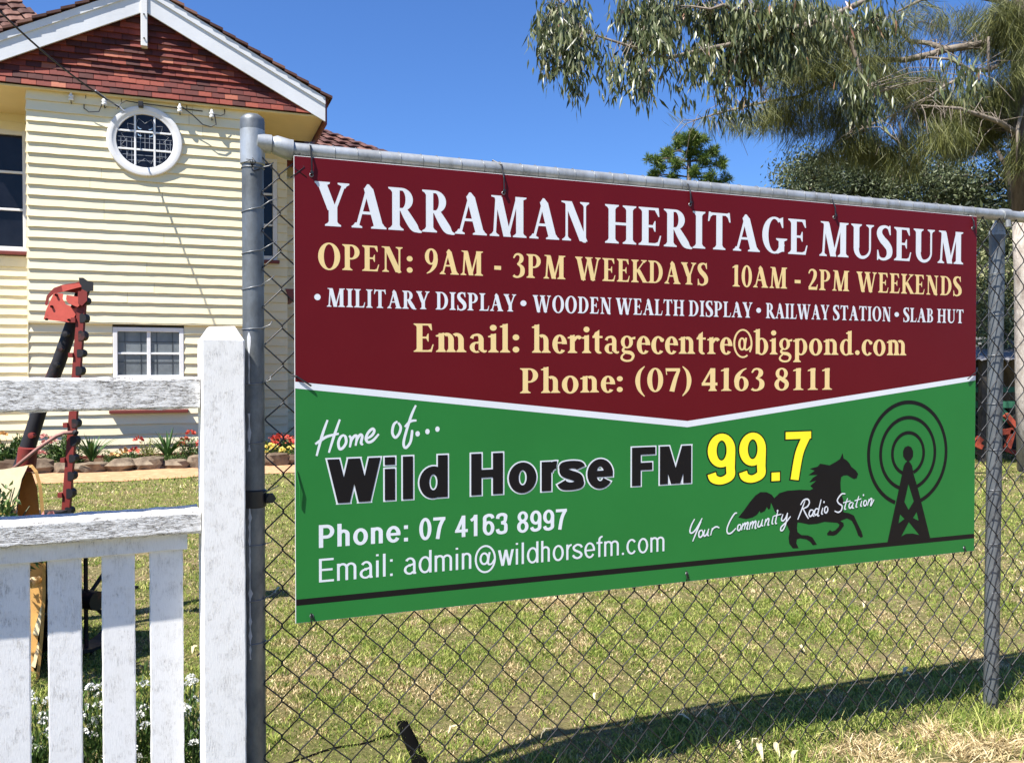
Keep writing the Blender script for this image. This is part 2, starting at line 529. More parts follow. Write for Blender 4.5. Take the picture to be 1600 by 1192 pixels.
def wall(s0, s1, z0, z1, y, seed=0, holes=(), zoff=0.0, pitch=0.1337, mat=None):
    z = z0; k = 0
    while z < z1-0.02:
        segs = [(s0, s1)]
        for h0, h1, hz0, hz1 in holes:
            if z+pitch*0.6 > hz0 and z+pitch*0.4 < hz1:
                segs = [t for a, b_ in segs for t in ((a, min(b_, h0)), (max(a, h1), b_)) if t[1]-t[0] > 0.02]
        jr = random.Random(seed*77+k)
        if jr.random() < 0.4 and segs[0][1]-segs[0][0] > 1.6:      # butt joint between two lengths
            a0_, b0_ = segs[0]; q_ = a0_+(b0_-a0_)*jr.uniform(0.2, 0.8); segs = [(a0_, q_-0.0015), (q_+0.0015, b0_)]+segs[1:]
        for j, (a, b_) in enumerate(segs):
            board(a, b_, z, y, min(pitch, z1-z), seed=seed*1000+k*7+j).build('weatherboard', mat or M_BOARD, house, smooth=False)
        z += pitch; k += 1
ZB = 1.846
# upper storey of the projecting bay, then the lower storey stepped back under a drip edge
wall(0.0, 2.82, ZB, 4.80, 0.0, 1)
wall(0.0, 2.82, ZB-0.1337*13, ZB-0.02, 0.035, 2, holes=[(0.97, 1.85, 1.09, 1.80)])
m = MB(); m.bbox(-0.004, 2.824, -0.026, 0.03, ZB-0.020, ZB-0.004, 0.003); m.build('drip_board', M_BOARD, house)
# returns of the bay
def side_boards(s, sgn, seed):
    z = ZB-0.1337*13; k = 0; proto = None
    while z < 4.78:
        if proto is None:
            mb = MB(); rr = random.Random(seed)
            for i in range(1):
                x0, x1 = (s, s+sgn*0.018)
                vs = [(x0, 0.004, 0.14), (x1, 0.004, 0.0), (x0, 0.004, -0.001), (x0, 1.24, 0.14), (x1, 1.24, 0.0), (x0, 1.24, -0.001)]
                mb.add(vs, [(0, 1, 4, 3), (1, 2, 5, 4), (0, 2, 1), (3, 4, 5)])
            o = mb.build('weatherboard', M_BOARD, house); proto = o
        else:
            o = proto.copy(); COL.objects.link(o); o.parent = house
        o.location = (0, 0, z)
        z += 0.1337; k += 1
side_boards(0.0, -1, 3); side_boards(2.82, 1, 4)
m = MB(); m.box(0.005, 2.815, 0.06, 1.22, 0.02, 4.76); m.build('wall_frame', plain('dark_timber', (0.10, 0.08, 0.05), 0.9), house)  # plain dark brown box filling the bay behind the boards
m = MB(); m.bbox(0.0, 2.82, -0.004, 0.03, -0.02, 0.112, 0.004); m.build('base_board', M_REDTRIM, house)
# walls of the house set back on either side
SB = 1.25
wall(-4.5, -0.02, 0.12, 4.78, SB, 5, holes=[(-1.16, -0.17, 2.86, 4.56)])
wall(2.84, 3.335, 0.12, 4.78, SB, 6, holes=[(2.46, 3.19, 2.90, 4.45)])
wall(3.345, 5.6, 0.12, 4.42, SB+1.1, 8)
m = MB(); m.box(-4.5, -0.02, SB+0.09, SB+1.0, 0.0, 4.76); m.box(2.85, 3.33, SB+0.09, SB+1.0, 0, 4.76); m.box(3.0, 5.6, SB+1.13, SB+3.2, 0, 4.4); m.build('inner_wall', M_BOARD, house)
m = MB(); m.bbox(-0.86, -0.80, SB-0.03, SB+0.02, 0.1, 2.3, 0.004); m.build('downpipe', M_SOFFIT, house)
m = MB(); m.prism([(3.36, 2.30), (3.46, 2.30), (3.52, 2.42), (3.52, 2.47), (3.30, 2.47)], SB-0.05, SB+0.9); m.build('window_hood', M_REDTRIM, house)

def window(s0, s1, z0, z1, y, cols, rows, fw, bar, pane_mat, depth=0.07, proud=0.03, sill=True):
    f = MB()
    f.bbox(s0, s0+fw, y-proud, y+depth, z0, z1, 0.004); f.bbox(s1-fw, s1, y-proud, y+depth, z0, z1, 0.004)
    f.bbox(s0+fw, s1-fw, y-proud+0.002, y+depth, z1-fw, z1, 0.004); f.bbox(s0+fw, s1-fw, y-proud+0.002, y+depth, z0, z0+fw, 0.004)
    w = f.build('window', M_TRIM, house)
    S0, S1, Z0, Z1 = s0+fw, s1-fw, z0+fw, z1-fw
    xs_ = [S0+(S1-S0)*i/cols for i in range(cols+1)]; zs_ = [Z0+(Z1-Z0)*j/rows for j in range(rows+1)]
    for i in range(1, cols):
        q = bar*1.8 if cols == 2 else bar
        t = MB(); t.bbox(xs_[i]-q/2, xs_[i]+q/2, y-0.012, y+0.03, Z0, Z1, 0.003); t.build('mullion', M_TRIM, w)
    for j in range(1, rows):
        t = MB(); t.bbox(S0, S1, y-0.008, y+0.026, zs_[j]-bar/2, zs_[j]+bar/2, 0.003); t.build('glazing_bar', M_TRIM, w)
    for i in range(cols):
        for j in range(rows):
            t = MB(); t.box(xs_[i]+0.001, xs_[i+1]-0.001, y+(0.012 if pane_mat is M_GLASS2 else 0.028), y+0.032, zs_[j]+0.001, zs_[j+1]-0.001); t.build('pane', pane_mat, w)
    if sill:
        t = MB(); t.bbox(s0-0.03, s1+0.03, y-proud-0.05, y+0.01, z0-0.05, z0-0.002, 0.005); t.build('sill', M_TRIM if sill == 1 else M_REDTRIM, w)
    return w
w1 = window(0.975, 1.845, 1.10, 1.79, 0.035, 2, 2, 0.056, 0.026, M_GLASS2, sill=1)
t = MB()
for i in range(2):
    for k in (0.25, 0.75):
        x = 1.02+(0.39*(i+k)); t.box(x-0.003, x+0.003, 0.062, 0.066, 1.145, 1.745)
for k in (1.33, 1.60): t.box(1.02, 1.80, 0.0615, 0.0655, k-0.003, k+0.003)
t.v = [(x, y-0.021, z) for x, y, z in t.v]
t.build('screen_bars', M_BARS, w1)
t = MB(); t.bbox(0.93, 1.90, -0.075, 0.012, 0.655, 0.700, 0.006); t.build('shelf', M_REDTRIM, house)
w2 = window(-1.15, -0.18, 2.87, 4.55, SB, 2, 3, 0.065, 0.032, M_GLASS, sill=2)
t = MB()                                              # lace at the top of the left window
rr = random.Random(4); vs = []
for i in range(41):
    x = -1.1+0.87*i/40; y_ = SB+0.048+0.010*math.sin(i*1.3)
    vs += [(x, y_, 4.48), (x, y_, 4.24+0.035*abs(math.sin(i*0.55)))]
t.add(vs, [(2*i, 2*i+1, 2*i+3, 2*i+2) for i in range(40)]); t.build('lace_curtain', plain('lace', (0.10, 0.10, 0.10), 0.9), w2)
w3 = window(2.45, 3.185, 2.90, 4.445, SB, 2, 3, 0.065, 0.032, M_GLASS, sill=2)

# round window
rc = (1.382, 4.243)
def ring_prof(parent, name, prof, mat, n=56):
    """profile (radius, y) turned about the window's own axis"""
    vs = []; fs = []
    for r_, y in prof:
        for k in range(n):
            a = 2*PI*k/n; vs.append((rc[0]+r_*math.cos(a), y, rc[1]+r_*math.sin(a)))
    P_ = len(prof)
    for i in range(P_-1):
        for k in range(n):
            k2 = (k+1) % n; fs.append((i*n+k, i*n+k2, (i+1)*n+k2, (i+1)*n+k))
    m_ = MB(); m_.add(vs, fs); return m_.build(name, mat, parent, smooth=True, auto=35)
rw = ring_prof(house, 'round_window', [(0.462, 0.01), (0.462, -0.044), (0.452, -0.058), (0.405, -0.064), (0.392, -0.060), (0.386, -0.056), (0.350, -0.052), (0.345, -0.030), (0.345, 0.0)], M_TRIM)
m = MB(); n = 56
m.add([(rc[0]+0.347*math.cos(2*PI*k/n), -0.034, rc[1]+0.347*math.sin(2*PI*k/n)) for k in range(n)], [tuple(range(n))]); m.build('pane', M_GLASS, rw)
for x in (-0.118, 0.118):
    hh = math.sqrt(0.346**2-x*x)-0.001
    m = MB(); m.bbox(rc[0]+x-0.0125, rc[0]+x+0.0125, -0.050, -0.0365, rc[1]-hh, rc[1]+hh, 0.003); m.build('glazing_bar', M_TRIM, rw)
    m = MB(); m.bbox(rc[0]-hh, rc[0]+hh, -0.048, -0.0375, rc[1]+x-0.0125, rc[1]+x+0.0125, 0.003); m.build('glazing_bar', M_TRIM, rw)
m = MB()
for x in [-0.29, -0.22, -0.055, 0.055, 0.0, 0.18, 0.25, 0.31, -0.16]:
    hh = math.sqrt(max(0.001, 0.33**2-x*x)); z0_ = -hh if abs(x) > 0.1 else -0.1; z1_ = min(hh, 0.02 if abs(x) > 0.1 else 0.12)
    m.box(rc[0]+x-0.0028, rc[0]+x+0.0028, -0.0405, -0.0362, rc[1]+z0_, rc[1]+z1_)
for z in [-0.26, -0.19, -0.02, 0.035]:
    hh = math.sqrt(0.33**2-z*z); m.box(rc[0]-hh, rc[0]+hh, -0.0400, -0.0358, rc[1]+z-0.0025, rc[1]+z+0.0025)
for a0 in range(12):
    a = a0*PI/6; m.tube([(rc[0]+0.23*math.cos(a), -0.0385, rc[1]+0.23*math.sin(a)), (rc[0]+0.30*math.cos(a+0.25), -0.0385, rc[1]+0.30*math.sin(a+0.25)), (rc[0]+0.23*math.cos(a+PI/6), -0.0385, rc[1]+0.23*math.sin(a+PI/6))], 0.0025, 4)
m.build('leadlight', M_LEAD, rw)
m = MB()
for x, z in ((-0.05, 0.145), (0.055, 0.145), (-0.05, 0.055), (0.06, 0.055)):
    sx = 1 if x > 0 else -1
    m.prism([(rc[0]+x, rc[1]+z), (rc[0]+x+sx*0.035, rc[1]+z+0.012), (rc[0]+x+sx*0.038, rc[1]+z+0.045), (rc[0]+x+sx*0.02, rc[1]+z+0.02), (rc[0]+x-sx*0.012, rc[1]+z+0.012)], -0.0415, -0.0355)
m.build('coloured_glass', plain('pale_blue_glass', (0.28, 0.40, 0.55), 0.2), rw)
m = MB(); m.bbox(rc[0]-0.075, rc[0]-0.015, -0.15, -0.06, 4.665, 4.735, 0.006); m.build('junction_box', M_WIRE, house)

# gable: hung tiles in courses, the lowest kicked out
AP = 1.390; SL = 0.515
def low(s): return 5.912-SL*abs(s-AP)
rr = random.Random(12)
protos = []
for v_ in range(4):
    mb = MB(); w_ = 0.168
    a, c_ = rr.uniform(-0.002, 0.002), rr.uniform(-0.003, 0.003)
    vs = [(0, -0.042+a, 0), (w_-0.004, -0.042-a, c_), (w_-0.004, -0.002, 0.10), (0, -0.002, 0.10), (0, -0.012+a, -0.0), (w_-0.004, -0.012-a, c_)]
    mb.add(vs, [(0, 1, 2, 3), (0, 4, 5, 1), (1, 5, 2), (0, 3, 4), (5, 4, 3, 2)])
    protos.append(mb.v and mb)
pm = []
for mb in protos:
    o = mb.build('gable_tile', M_SHINGLE, house); pm.append(o)
first = {0, 1, 2, 3}
z = 4.812; row = 0
while z < 5.93:
    hw = (5.98-z)/SL
    s_ = AP-hw+(0.084 if row % 2 else 0)
    yy = -0.085+min(row, 3)*0.02
    while s_ < AP+hw-0.05:
        k = rr.randrange(4)
        if k in first: o = pm[k]; first.discard(k)
        else: o = pm[k].copy(); COL.objects.link(o); o.parent = house
        o.location = (s_+rr.uniform(-0.002, 0.002), yy+rr.uniform(-0.002, 0.002), z+rr.uniform(-0.0025, 0.0025))
        s_ += 0.168
    z += 0.0805; row += 1
m = MB(); m.prism([(AP-2.2, 4.80), (AP+2.2, 4.80), (AP, 5.98)], 0.012, 0.05)
m.build('gable_backing', plain('backing_dark', (0.05, 0.025, 0.02), 0.9), house)
m = MB(); m.bbox(AP-2.32, AP+2.32, -0.085, SB+0.05, 4.775, 4.803, 0.004)
m.build('soffit', M_SOFFIT, house)
# barge boards with a moulding along the top, and the finial
for sg_ in (-1, 1):
    e_ = AP+sg_*2.33
    P0 = [(AP+sg_*0.0, 5.912), (e_, low(e_)), (e_, low(e_)+0.238), (AP, 6.150)]
    m = MB(); m.prism(P0 if sg_ < 0 else P0[::-1], -0.130, -0.098); bb = m.build('barge_board', M_BARGE, house)
    P1_ = [(AP, 6.148), (e_, low(e_)+0.236), (e_, low(e_)+0.33), (AP, 6.242)]
    m = MB(); m.prism(P1_ if sg_ < 0 else P1_[::-1], -0.150, -0.098); m.build('moulding', M_BARGE, bb)
    # roof plane and verge tiles
    P2_ = [(AP, 6.22), (e_+sg_*0.05, low(e_)+0.285), (e_+sg_*0.05, low(e_)+0.33), (AP, 6.27)]
    m = MB(); m.prism(P2_ if sg_ < 0 else P2_[::-1], -0.10, 3.8); m.build('roof', M_ROOFT, house)
    # closed eave: boxed underside and fascia
    m = MB(); m.bbox(min(e_, e_+sg_*0.03), max(e_, e_+sg_*0.03), -0.096, 3.8, 4.68, low(e_)+0.30, 0.003); m.build('fascia', M_REDTRIM, house)
    N_ = 15; proto = None; ang = math.atan(SL)
    for k in range(N_):
        for q in range(2):
            s0_ = 2.42*k/N_; Lt = 2.42/N_*1.16
            mb = MB(); cs, sn = math.cos(ang), math.sin(ang)
            if proto is None:
                mb.add([(0, 0, 0.030), (0, 0.27, 0.030), (0, 0.27, 0.0), (0, 0, 0.0),
                        (Lt/cs*cs*1.0, 0, 0.052), (Lt, 0.27, 0.052), (Lt, 0.27, 0.022), (Lt, 0, 0.022),
                        (0, 0.13, 0.046), (Lt, 0.13, 0.068)],
                       [(0, 3, 7, 4), (3, 2, 6, 7), (1, 5, 6, 2), (0, 4, 9, 8), (8, 9, 5, 1), (4, 7, 6, 5, 9), (0, 8, 1, 2, 3)])
                mb.v = [((x*cs - 0*z)*sg_, y, z/cs - x*sn) for x, y, z in mb.v]
                if sg_ < 0: mb.f = [tuple(reversed(f)) for f in mb.f]
                o = mb.build('roof_tile', M_ROOFT, house); proto = o
            else:
                o = proto.copy(); COL.objects.link(o); o.parent = house
            o.location = (AP+sg_*s0_, -0.175+q*0.275+rr.uniform(-0.004, 0.004), 6.255-s0_*SL+rr.uniform(-0.004, 0.004))
m = MB(); m.bbox(AP-0.045, AP+0.035, -0.152, -0.03, 5.455, 6.25, 0.004); m.build('finial', M_TRIM, house)
m = MB()
for z in (5.55, 5.86): m.lathe([(0, -0.0), (0.011, 0), (0.011, 0.01), (0, 0.012)], 8, (AP-0.005, -0.156, z), Matrix.Rotation(PI/2, 4, 'X'))
m.build('bolts', M_WIRE, house)

# roofs of the wings behind
def tiled_face(A, B, C, rows, name, w=0.26, lift=0.035):
    """triangle or wedge A (top), B-C (eave) covered with courses of tiles in house space"""
    A, B, C = Vector(A), Vector(B), Vector(C)
    nrm = (B-A).cross(C-A).normalized()
    if nrm.z < 0: nrm = -nrm
    base = MB(); base.add([A-nrm*0.02, B-nrm*0.02, C-nrm*0.02], [(0, 1, 2)]); base.build('roof', M_ROOFT, house)
    proto = None
    down = ((B+C)/2-A); ex = (C-B).normalized(); dn = (down-ex*down.dot(ex)).normalized()
    for r_ in range(rows):
        t0, t1 = r_/rows, (r_+1)/rows
        L_ = A.lerp(B, t1); R_ = A.lerp(C, t1); n_ = max(1, int(round((R_-L_).length/w)))
        for k in range(n_):
            p = L_.lerp(R_, k/n_)
            hgt = (A.lerp(B, t1)-A.lerp(B, t0)); hg = abs(hgt.dot(dn))*1.12
            mb = MB(); q = []
            for u_ in (0, 0.25, 0.5, 0.75, 1.0):
                for vv in (0, 1):
                    q.append(p+ex*(u_*w)-dn*(vv*hg)+nrm*((0.02 if vv == 0 else -0.008)+(0.022 if u_ in (0.25,) else (0.012 if u_ in (0, 0.5) else -0.004))))
            if proto is None:
                fs = [(2*i, 2*i+1, 2*i+3, 2*i+2) for i in range(4)]
                n0 = len(q); q += [v-nrm*0.03 for v in q[0::2]]
                fs += [(2*i, 2*i+2, n0+i+1, n0+i) for i in range(4)]
                o = mb.add([v-p for v in q], fs).build('roof_tile', M_ROOFT, house); proto = o
            else:
                o = proto.copy(); COL.objects.link(o); o.parent = house
            o.location = p + nrm*rr.uniform(0, 0.006)
a_ = HO.hit(486, 196, 4.2); b0_ = HO.hit(440, 240, 2.2); b1_ = HO.hit(628, 246, 2.6)
tiled_face((a_[0], 4.2, a_[1]), (b0_[0], 2.2, b0_[1]), (b1_[0], 2.6, b1_[1]), 8, 'right')
m = MB(); m.bbox(3.33, b1_[0]+0.02, 2.22, 2.26, b0_[1]-0.2, b0_[1]-0.03, 0.004); m.build('fascia', M_REDTRIM, house)
m = MB(); m.box(3.0, b1_[0], 2.5, 3.2, 4.3, b0_[1]-0.06); m.build('soffit', M_SOFFIT, house)
a_ = HO.hit(20, -4, 5.5); b0_ = HO.hit(-260, 120, 3.8); b1_ = HO.hit(120, 70, 5.2)
tiled_face((a_[0], 5.5, a_[1]), (b0_[0], 3.8, b0_[1]), (b1_[0], 5.2, b1_[1]), 9, 'left')

# porcelain insulators and their drop wires under the gable
def insul(px, py, y=-0.10):
    s_, z_ = HO.hit(px, py, y)
    m = MB(); m.lathe([(0.0, -0.062), (0.030, -0.060), (0.034, -0.040), (0.024, -0.028), (0.033, -0.014), (0.030, 0.004), (0.018, 0.014), (0.016, 0.040), (0.010, 0.048), (0, 0.050)], 12, (s_, y, z_))
    o = m.build('insulator', M_PORC, house, smooth=True, auto=40)
    b_ = MB(); b_.tube([(s_, y, z_-0.055), (s_, y, z_-0.085), (s_, y+0.03, z_-0.09), (s_+0.01, 0.0, z_-0.06)], 0.006, 6); b_.build('bracket', M_WIRE, o)
    return s_, z_
I = [insul(111, 150, -0.05), insul(163, 157), insul(281, 168), insul(331, 177)]
m = MB()
m.tube([(0.66, -0.012, 4.70), (0.66, -0.03, 4.60), (0.72, -0.06, 4.55), (0.84, -0.09, 4.56), (I[1][0]-0.02, -0.11, I[1][1]-0.04)], 0.006, 6)
m.tube([(I[2][0]+0.03, -0.12, I[2][1]), (1.98, -0.12, 4.62), (2.10, -0.12, 4.51), (2.20, -0.12, 4.49), (2.27, -0.11, 4.53), (I[3][0]+0.035, -0.11, I[3][1]-0.02)], 0.0075, 6)
m.tube([(I[3][0], -0.12, I[3][1]-0.02), (2.33, -0.09, 4.66), (2.38, -0.04, 4.70), (2.385, -0.01, 4.77)], 0.005, 6)
m.tube([(1.05, -0.14, 4.60), (1.10, -0.13, 4.68), (1.16, -0.10, 4.73), (1.30, -0.06, 4.73), (2.1, -0.024, 4.715)], 0.0065, 6)
for x in (0.68, 1.10, 1.90, 2.38): m.tube([(x, -0.012, 4.68), (x, -0.012, 4.79)], 0.005, 6)
m.build('drop_wires', M_WIRE, house)
s_, z_ = HO.hit(28, 158, 1.12)
m = MB(); m.bbox(s_-0.02, s_+0.13, 1.10, 1.24, z_-0.05, z_+0.04, 0.012)
o = m.build('flood_lamp', M_PORC, house)
m = MB(); m.lathe([(0.028, -0.005), (0.030, 0.012), (0.0, 0.014)], 12, (s_+0.02, 1.10, z_), Matrix.Rotation(PI/2, 4, 'X')); m.build('lens', M_WIRE, o)

# overhead service cable clamped by the round window
A_ = Vector(HO.P(*(lambda p: (p[0], -0.14, p[1]))(HO.hit(187, 168, -0.14))))
B_ = at(-40, -22, 9.0)
cab = thing('service_cable', 'black overhead cable running from upper left down to the round window', 'cable', tuple(A_))
m = MB(); pts = []
for i in range(13):
    t = i/12; p = A_.lerp(B_, t); p.z -= 0.10*4*t*(1-t); pts.append(p)
m.tube(pts, 0.011, 6)
m.build('cable', M_WIRE, cab, smooth=True, world=True)
m = MB(); m.tube([A_+(B_-A_)*0.005, A_+(B_-A_)*0.09+Vector((0, 0, -0.035)), A_+(B_-A_)*0.20+Vector((0, 0, -0.045))], 0.011, 6)
m.tube([A_+Vector((0.05, 0.02, -0.05)), A_, A_+Vector((-0.05, 0.01, 0.03))], 0.014, 6); m.build('clamp', M_LEAD, cab, world=True)
# ---------------------------------------------------------------- white picket gate and gate post
def old_paint(name, axis_scale, c=(0.87, 0.86, 0.835), crack=0.5, flake=0.5):
    """thick old white paint over grey weathered wood: cracks run with the grain, flakes have come off"""
    m = Mat(name, 0.62, spec=0.3)
    v = m.coord(axis_scale); v1 = m.coord()
    g = m.noise(v, 5.0, 5, 0.62, 0.25); g2 = m.noise(v, 22, 6, 0.75); g3 = m.noise(v, 11, 5, 0.7, 0.4)
    fine = m.noise(v1, 160, 4, 0.7)
    line = m.math('ABSOLUTE', m.math('SUBTRACT', g, 0.5))
    line3 = m.math('ABSOLUTE', m.math('SUBTRACT', g3, 0.5))
    wob = m.math('MULTIPLY', m.math('SUBTRACT', g2, 0.5), 0.05)
    cr = m.ramp(m.math('ADD', line, wob), [(0.004+0.010*crack, 1), (0.010+0.016*crack, 0)])
    cr3 = m.ramp(m.math('ADD', line3, wob), [(0.003+0.008*crack, 1), (0.008+0.014*crack, 0)])
    gate_ = m.ramp(m.noise(v1, 26, 4, 0.7), [(0.52-0.22*crack, 0), (0.74-0.22*crack, 1)])
    fl = m.ramp(g2, [(0.735-0.10*flake, 0), (0.765-0.10*flake, 1)])
    fl = m.math('MULTIPLY', fl, m.ramp(m.noise(v1, 14, 3, 0.6), [(0.48, 0), (0.58, 1)]))
    mk = m.math('MAXIMUM', m.math('MULTIPLY', m.math('MAXIMUM', cr, cr3), gate_), fl)
    wood = m.ramp(fine, [(0.3, (0.05, 0.045, 0.04)), (0.7, (0.22, 0.20, 0.18))])
    pa = m.ramp(g2, [(0.28, tuple(x*0.86 for x in c)), (0.52, c)])
    grime = m.ramp(m.noise(v1, 7, 6, 0.7), [(0.55, 0), (0.85, 0.22)])
    pa = m.mix(grime, pa, (0.45, 0.42, 0.36))
    m.col(m.mix(m.math('MULTIPLY', mk, 0.45+0.5*min(1, crack)), pa, wood))
    hgt = m.math('SUBTRACT', m.math('ADD', m.math('MULTIPLY', g2, 0.45), m.math('MULTIPLY', fine, 0.12)), m.math('MULTIPLY', mk, 0.5))
    m.bump(hgt, 0.55, 0.004)
    return m.m
M_RAIL = old_paint('old_paint_rail', (3.2, 26, 26), crack=1.0, flake=1.1)
M_POST = old_paint('old_paint_post', (24, 24, 2.6), crack=0.24, flake=0.2)
M_PICK = old_paint('old_paint_picket', (26, 26, 2.6), (0.85, 0.84, 0.83), crack=0.25, flake=0.35)

def ruffle(mb, amp, seed, cut=0.03):
    """subdivide-free roughness: small shifts of every corner"""
    rr_ = random.Random(seed)
    mb.v = [(x+rr_.uniform(-amp, amp), y+rr_.uniform(-amp, amp), z+rr_.uniform(-amp, amp)) for x, y, z in mb.v]
    return mb
def plank(x0, x1, y0, y1, z0, z1, seed, axis_='x', n=24, amp=0.0012, c=0.003):
    """plank with worn wavering arrises, built as rings along its length"""
    rr_ = random.Random(seed); m_ = MB(); vs = []
    for i in range(n+1):
        t = i/n
        if axis_ == 'x':
            x = x0+(x1-x0)*t
            sec = [(y0, z0+c), (y0+c, z0), (y1-c, z0), (y1, z0+c), (y1, z1-c), (y1-c, z1), (y0+c, z1), (y0, z1-c)]
            vs += [(x, a, b_+rr_.uniform(-amp, amp)*1.3) for a, b_ in sec]
        else:
            z = z0+(z1-z0)*t
            sec = [(x0, y0+c), (x0+c, y0), (x1-c, y0), (x1, y0+c), (x1, y1-c), (x1-c, y1), (x0+c, y1), (x0, y1-c)]
            vs += [(a+rr_.uniform(-amp, amp), b_, z) for a, b_ in sec]
    fs = []
    for i in range(n):
        for k in range(8):
            k2 = (k+1) % 8
            q = (i*8+k, i*8+k2, (i+1)*8+k2, (i+1)*8+k)
            fs.append(q if axis_ == 'z' else q[::-1])
    fs.append(tuple(range(7, -1, -1)) if axis_ == 'z' else tuple(range(8))); e0 = n*8
    fs.append(tuple(e0+k for k in range(8)) if axis_ == 'z' else tuple(e0+k for k in range(7, -1, -1)))
    return m_.add(vs, fs)

GK = 1.094
def gs(mb):
    mb.v = [(x*GK, y*GK, 1.25+(z-1.25)*GK) for x, y, z in mb.v]; return mb
gp = frame_thing(GT, 'gate_post', 'square white timber gate post with chamfered top and cracked paint', 'post')
m = gs(plank(0.0, 0.092, 0.0, 0.085, 0.0, 1.312, 5, 'z', 40, 0.0008, 0.003))
m.build('shaft', M_POST, gp)
m = MB(); a, b_ = 0.0, 0.094
lo_ = [(0.001, 0.001, 1.3115), (0.091, 0.001, 1.3115), (0.091, 0.084, 1.3115), (0.001, 0.084, 1.3115)]
up_ = [(0.020, 0.012, 1.342), (0.072, 0.012, 1.344), (0.072, 0.070, 1.344), (0.020, 0.070, 1.342)]
m.add(lo_+up_, [(0, 1, 5, 4), (1, 2, 6, 5), (2, 3, 7, 6), (3, 0, 4, 7), (4, 5, 6, 7)]); gs(m).build('cap', M_POST, gp)

gate = thing('picket_gate', 'old white picket gate with two cracked rails beside the chamfered post', 'gate', tuple(GT.P(-0.6, 0.02, 0)), GT.yaw)
def gb(mb, name, mat):
    gs(mb); mb.v = [(x+0.6, y-0.02, z) for x, y, z in mb.v]
    return mb.build(name, mat, gate)
gb(plank(-1.25, -0.002, 0.015, 0.085, 1.160, 1.2295, 11, 'x', 60, 0.0013, 0.005), 'top_rail', M_RAIL)
gb(plank(-1.25, -0.002, 0.008, 0.115, 0.886, 0.934, 12, 'x', 60, 0.0014, 0.005), 'middle_rail', M_RAIL)
gb(plank(-1.25, -0.028, 0.040, 0.053, 0.846, 0.885, 13, 'x', 40, 0.0006, 0.002), 'fillet', M_PICK)
gb(plank(-1.25, -0.012, 0.077, 0.118, 0.20, 0.27, 14, 'x', 30, 0.001, 0.004), 'bottom_rail', M_RAIL)
for i, (x0, x1) in enumerate([(-0.105, -0.036), (-0.201, -0.135), (-0.304, -0.240), (-0.405, -0.337), (-0.505, -0.439), (-0.605, -0.540), (-0.705, -0.640), (-0.805, -0.740), (-0.905, -0.84), (-1.005, -0.94), (-1.105, -1.04), (-1.205, -1.14)]):
    gb(plank(x0, x1, 0.055, 0.075, 0.14, 0.884, 40+i, 'z', 30, 0.0007, 0.002), 'picket', M_PICK)
gb(plank(-1.32, -1.252, 0.0, 0.09, 0.14, 1.25, 15, 'z', 20, 0.001, 0.003), 'stile', M_POST)

# ---------------------------------------------------------------- chain-link fence
def galv(name, c, rough, scale=1.0):
    m = Mat(name, rough, 0.55, 0.5)
    v = m.coord((1, 1, 0.5)); n = m.noise(v, 16*scale, 7, 0.7); n2 = m.vor(m.coord(), 60*scale, out='Distance')
    m.col(m.ramp(n, [(0.32, tuple(x*0.55 for x in c)), (0.55, c), (0.78, tuple(min(1, x*1.35) for x in c))]))
    m.rough(m.ramp(n, [(0.3, rough+0.12), (0.7, rough-0.1)]))
    m.bump(n2, 0.15, 0.002)
    return m.m
M_GALV = galv('galvanised_pipe', (0.17, 0.185, 0.195), 0.5)
M_RAILP = galv('galvanised_rail', (0.40, 0.42, 0.43), 0.5)
M_MESH = plain('mesh_wire', (0.022, 0.022, 0.024), 0.42, 0.4, bump=0)
M_TIEW = plain('tie_wire', (0.22, 0.23, 0.24), 0.45, 0.6, bump=0)
M_DRIP = plain('paint_drips', (0.50, 0.52, 0.55), 0.6)
M_BLACKP = plain('black_plastic', (0.012, 0.012, 0.014), 0.4)

fence = frame_thing(FE, 'chain_link_fence', 'chain-link wire fence on grey galvanised pipe posts behind the sign', 'fence')
PX, PY, PR = -0.0985, 0.030, 0.0268
m = MB(); m.tube([(PX, PY, -0.2), (PX, PY, 1.855)], PR, 24); pole = m.build('pole', M_GALV, fence, smooth=True, auto=40)
m = MB(); m.lathe([(0.0300, 1.848), (0.0302, 1.876), (0.0285, 1.884), (0.018, 1.8925), (0, 1.895)], 24, (PX, PY, 0)); m.lathe([(0.0268, 1.848), (0.0300, 1.848)], 24, (PX, PY, 0)); m.build('cap', M_GALV, pole, smooth=True, auto=40)
# side outlet fitting and the top rail
RZ = 1.8115; RY = 0.024; RR = 0.0195
m = MB(); m.lathe([(0.0268, 1.765), (0.0305, 1.768), (0.0305, 1.853), (0.0268, 1.856)], 24, (PX, PY, 0))
m.tube([(PX+0.01, RY-0.004, 1.822), (PX+0.045, RY-0.004, 1.820)], 0.0235, 18); m.tube([(PX+0.045, RY-0.002, 1.820), (PX+0.056, RY-0.002, 1.820), (PX+0.085, RY, RZ+0.001), (PX+0.098, RY, RZ)], [0.019, 0.0245, 0.0262, 0.0262], 18)
m.build('rail_fitting', M_RAILP, pole, smooth=True, auto=35)
m = MB(); m.tube([(PX+0.09, RY, RZ), (1.2, RY, RZ-0.001), (2.0, RY, RZ-0.002), (3.9, RY, RZ)], RR, 18); rail = m.build('top_rail', M_RAILP, fence, smooth=True, auto=40)
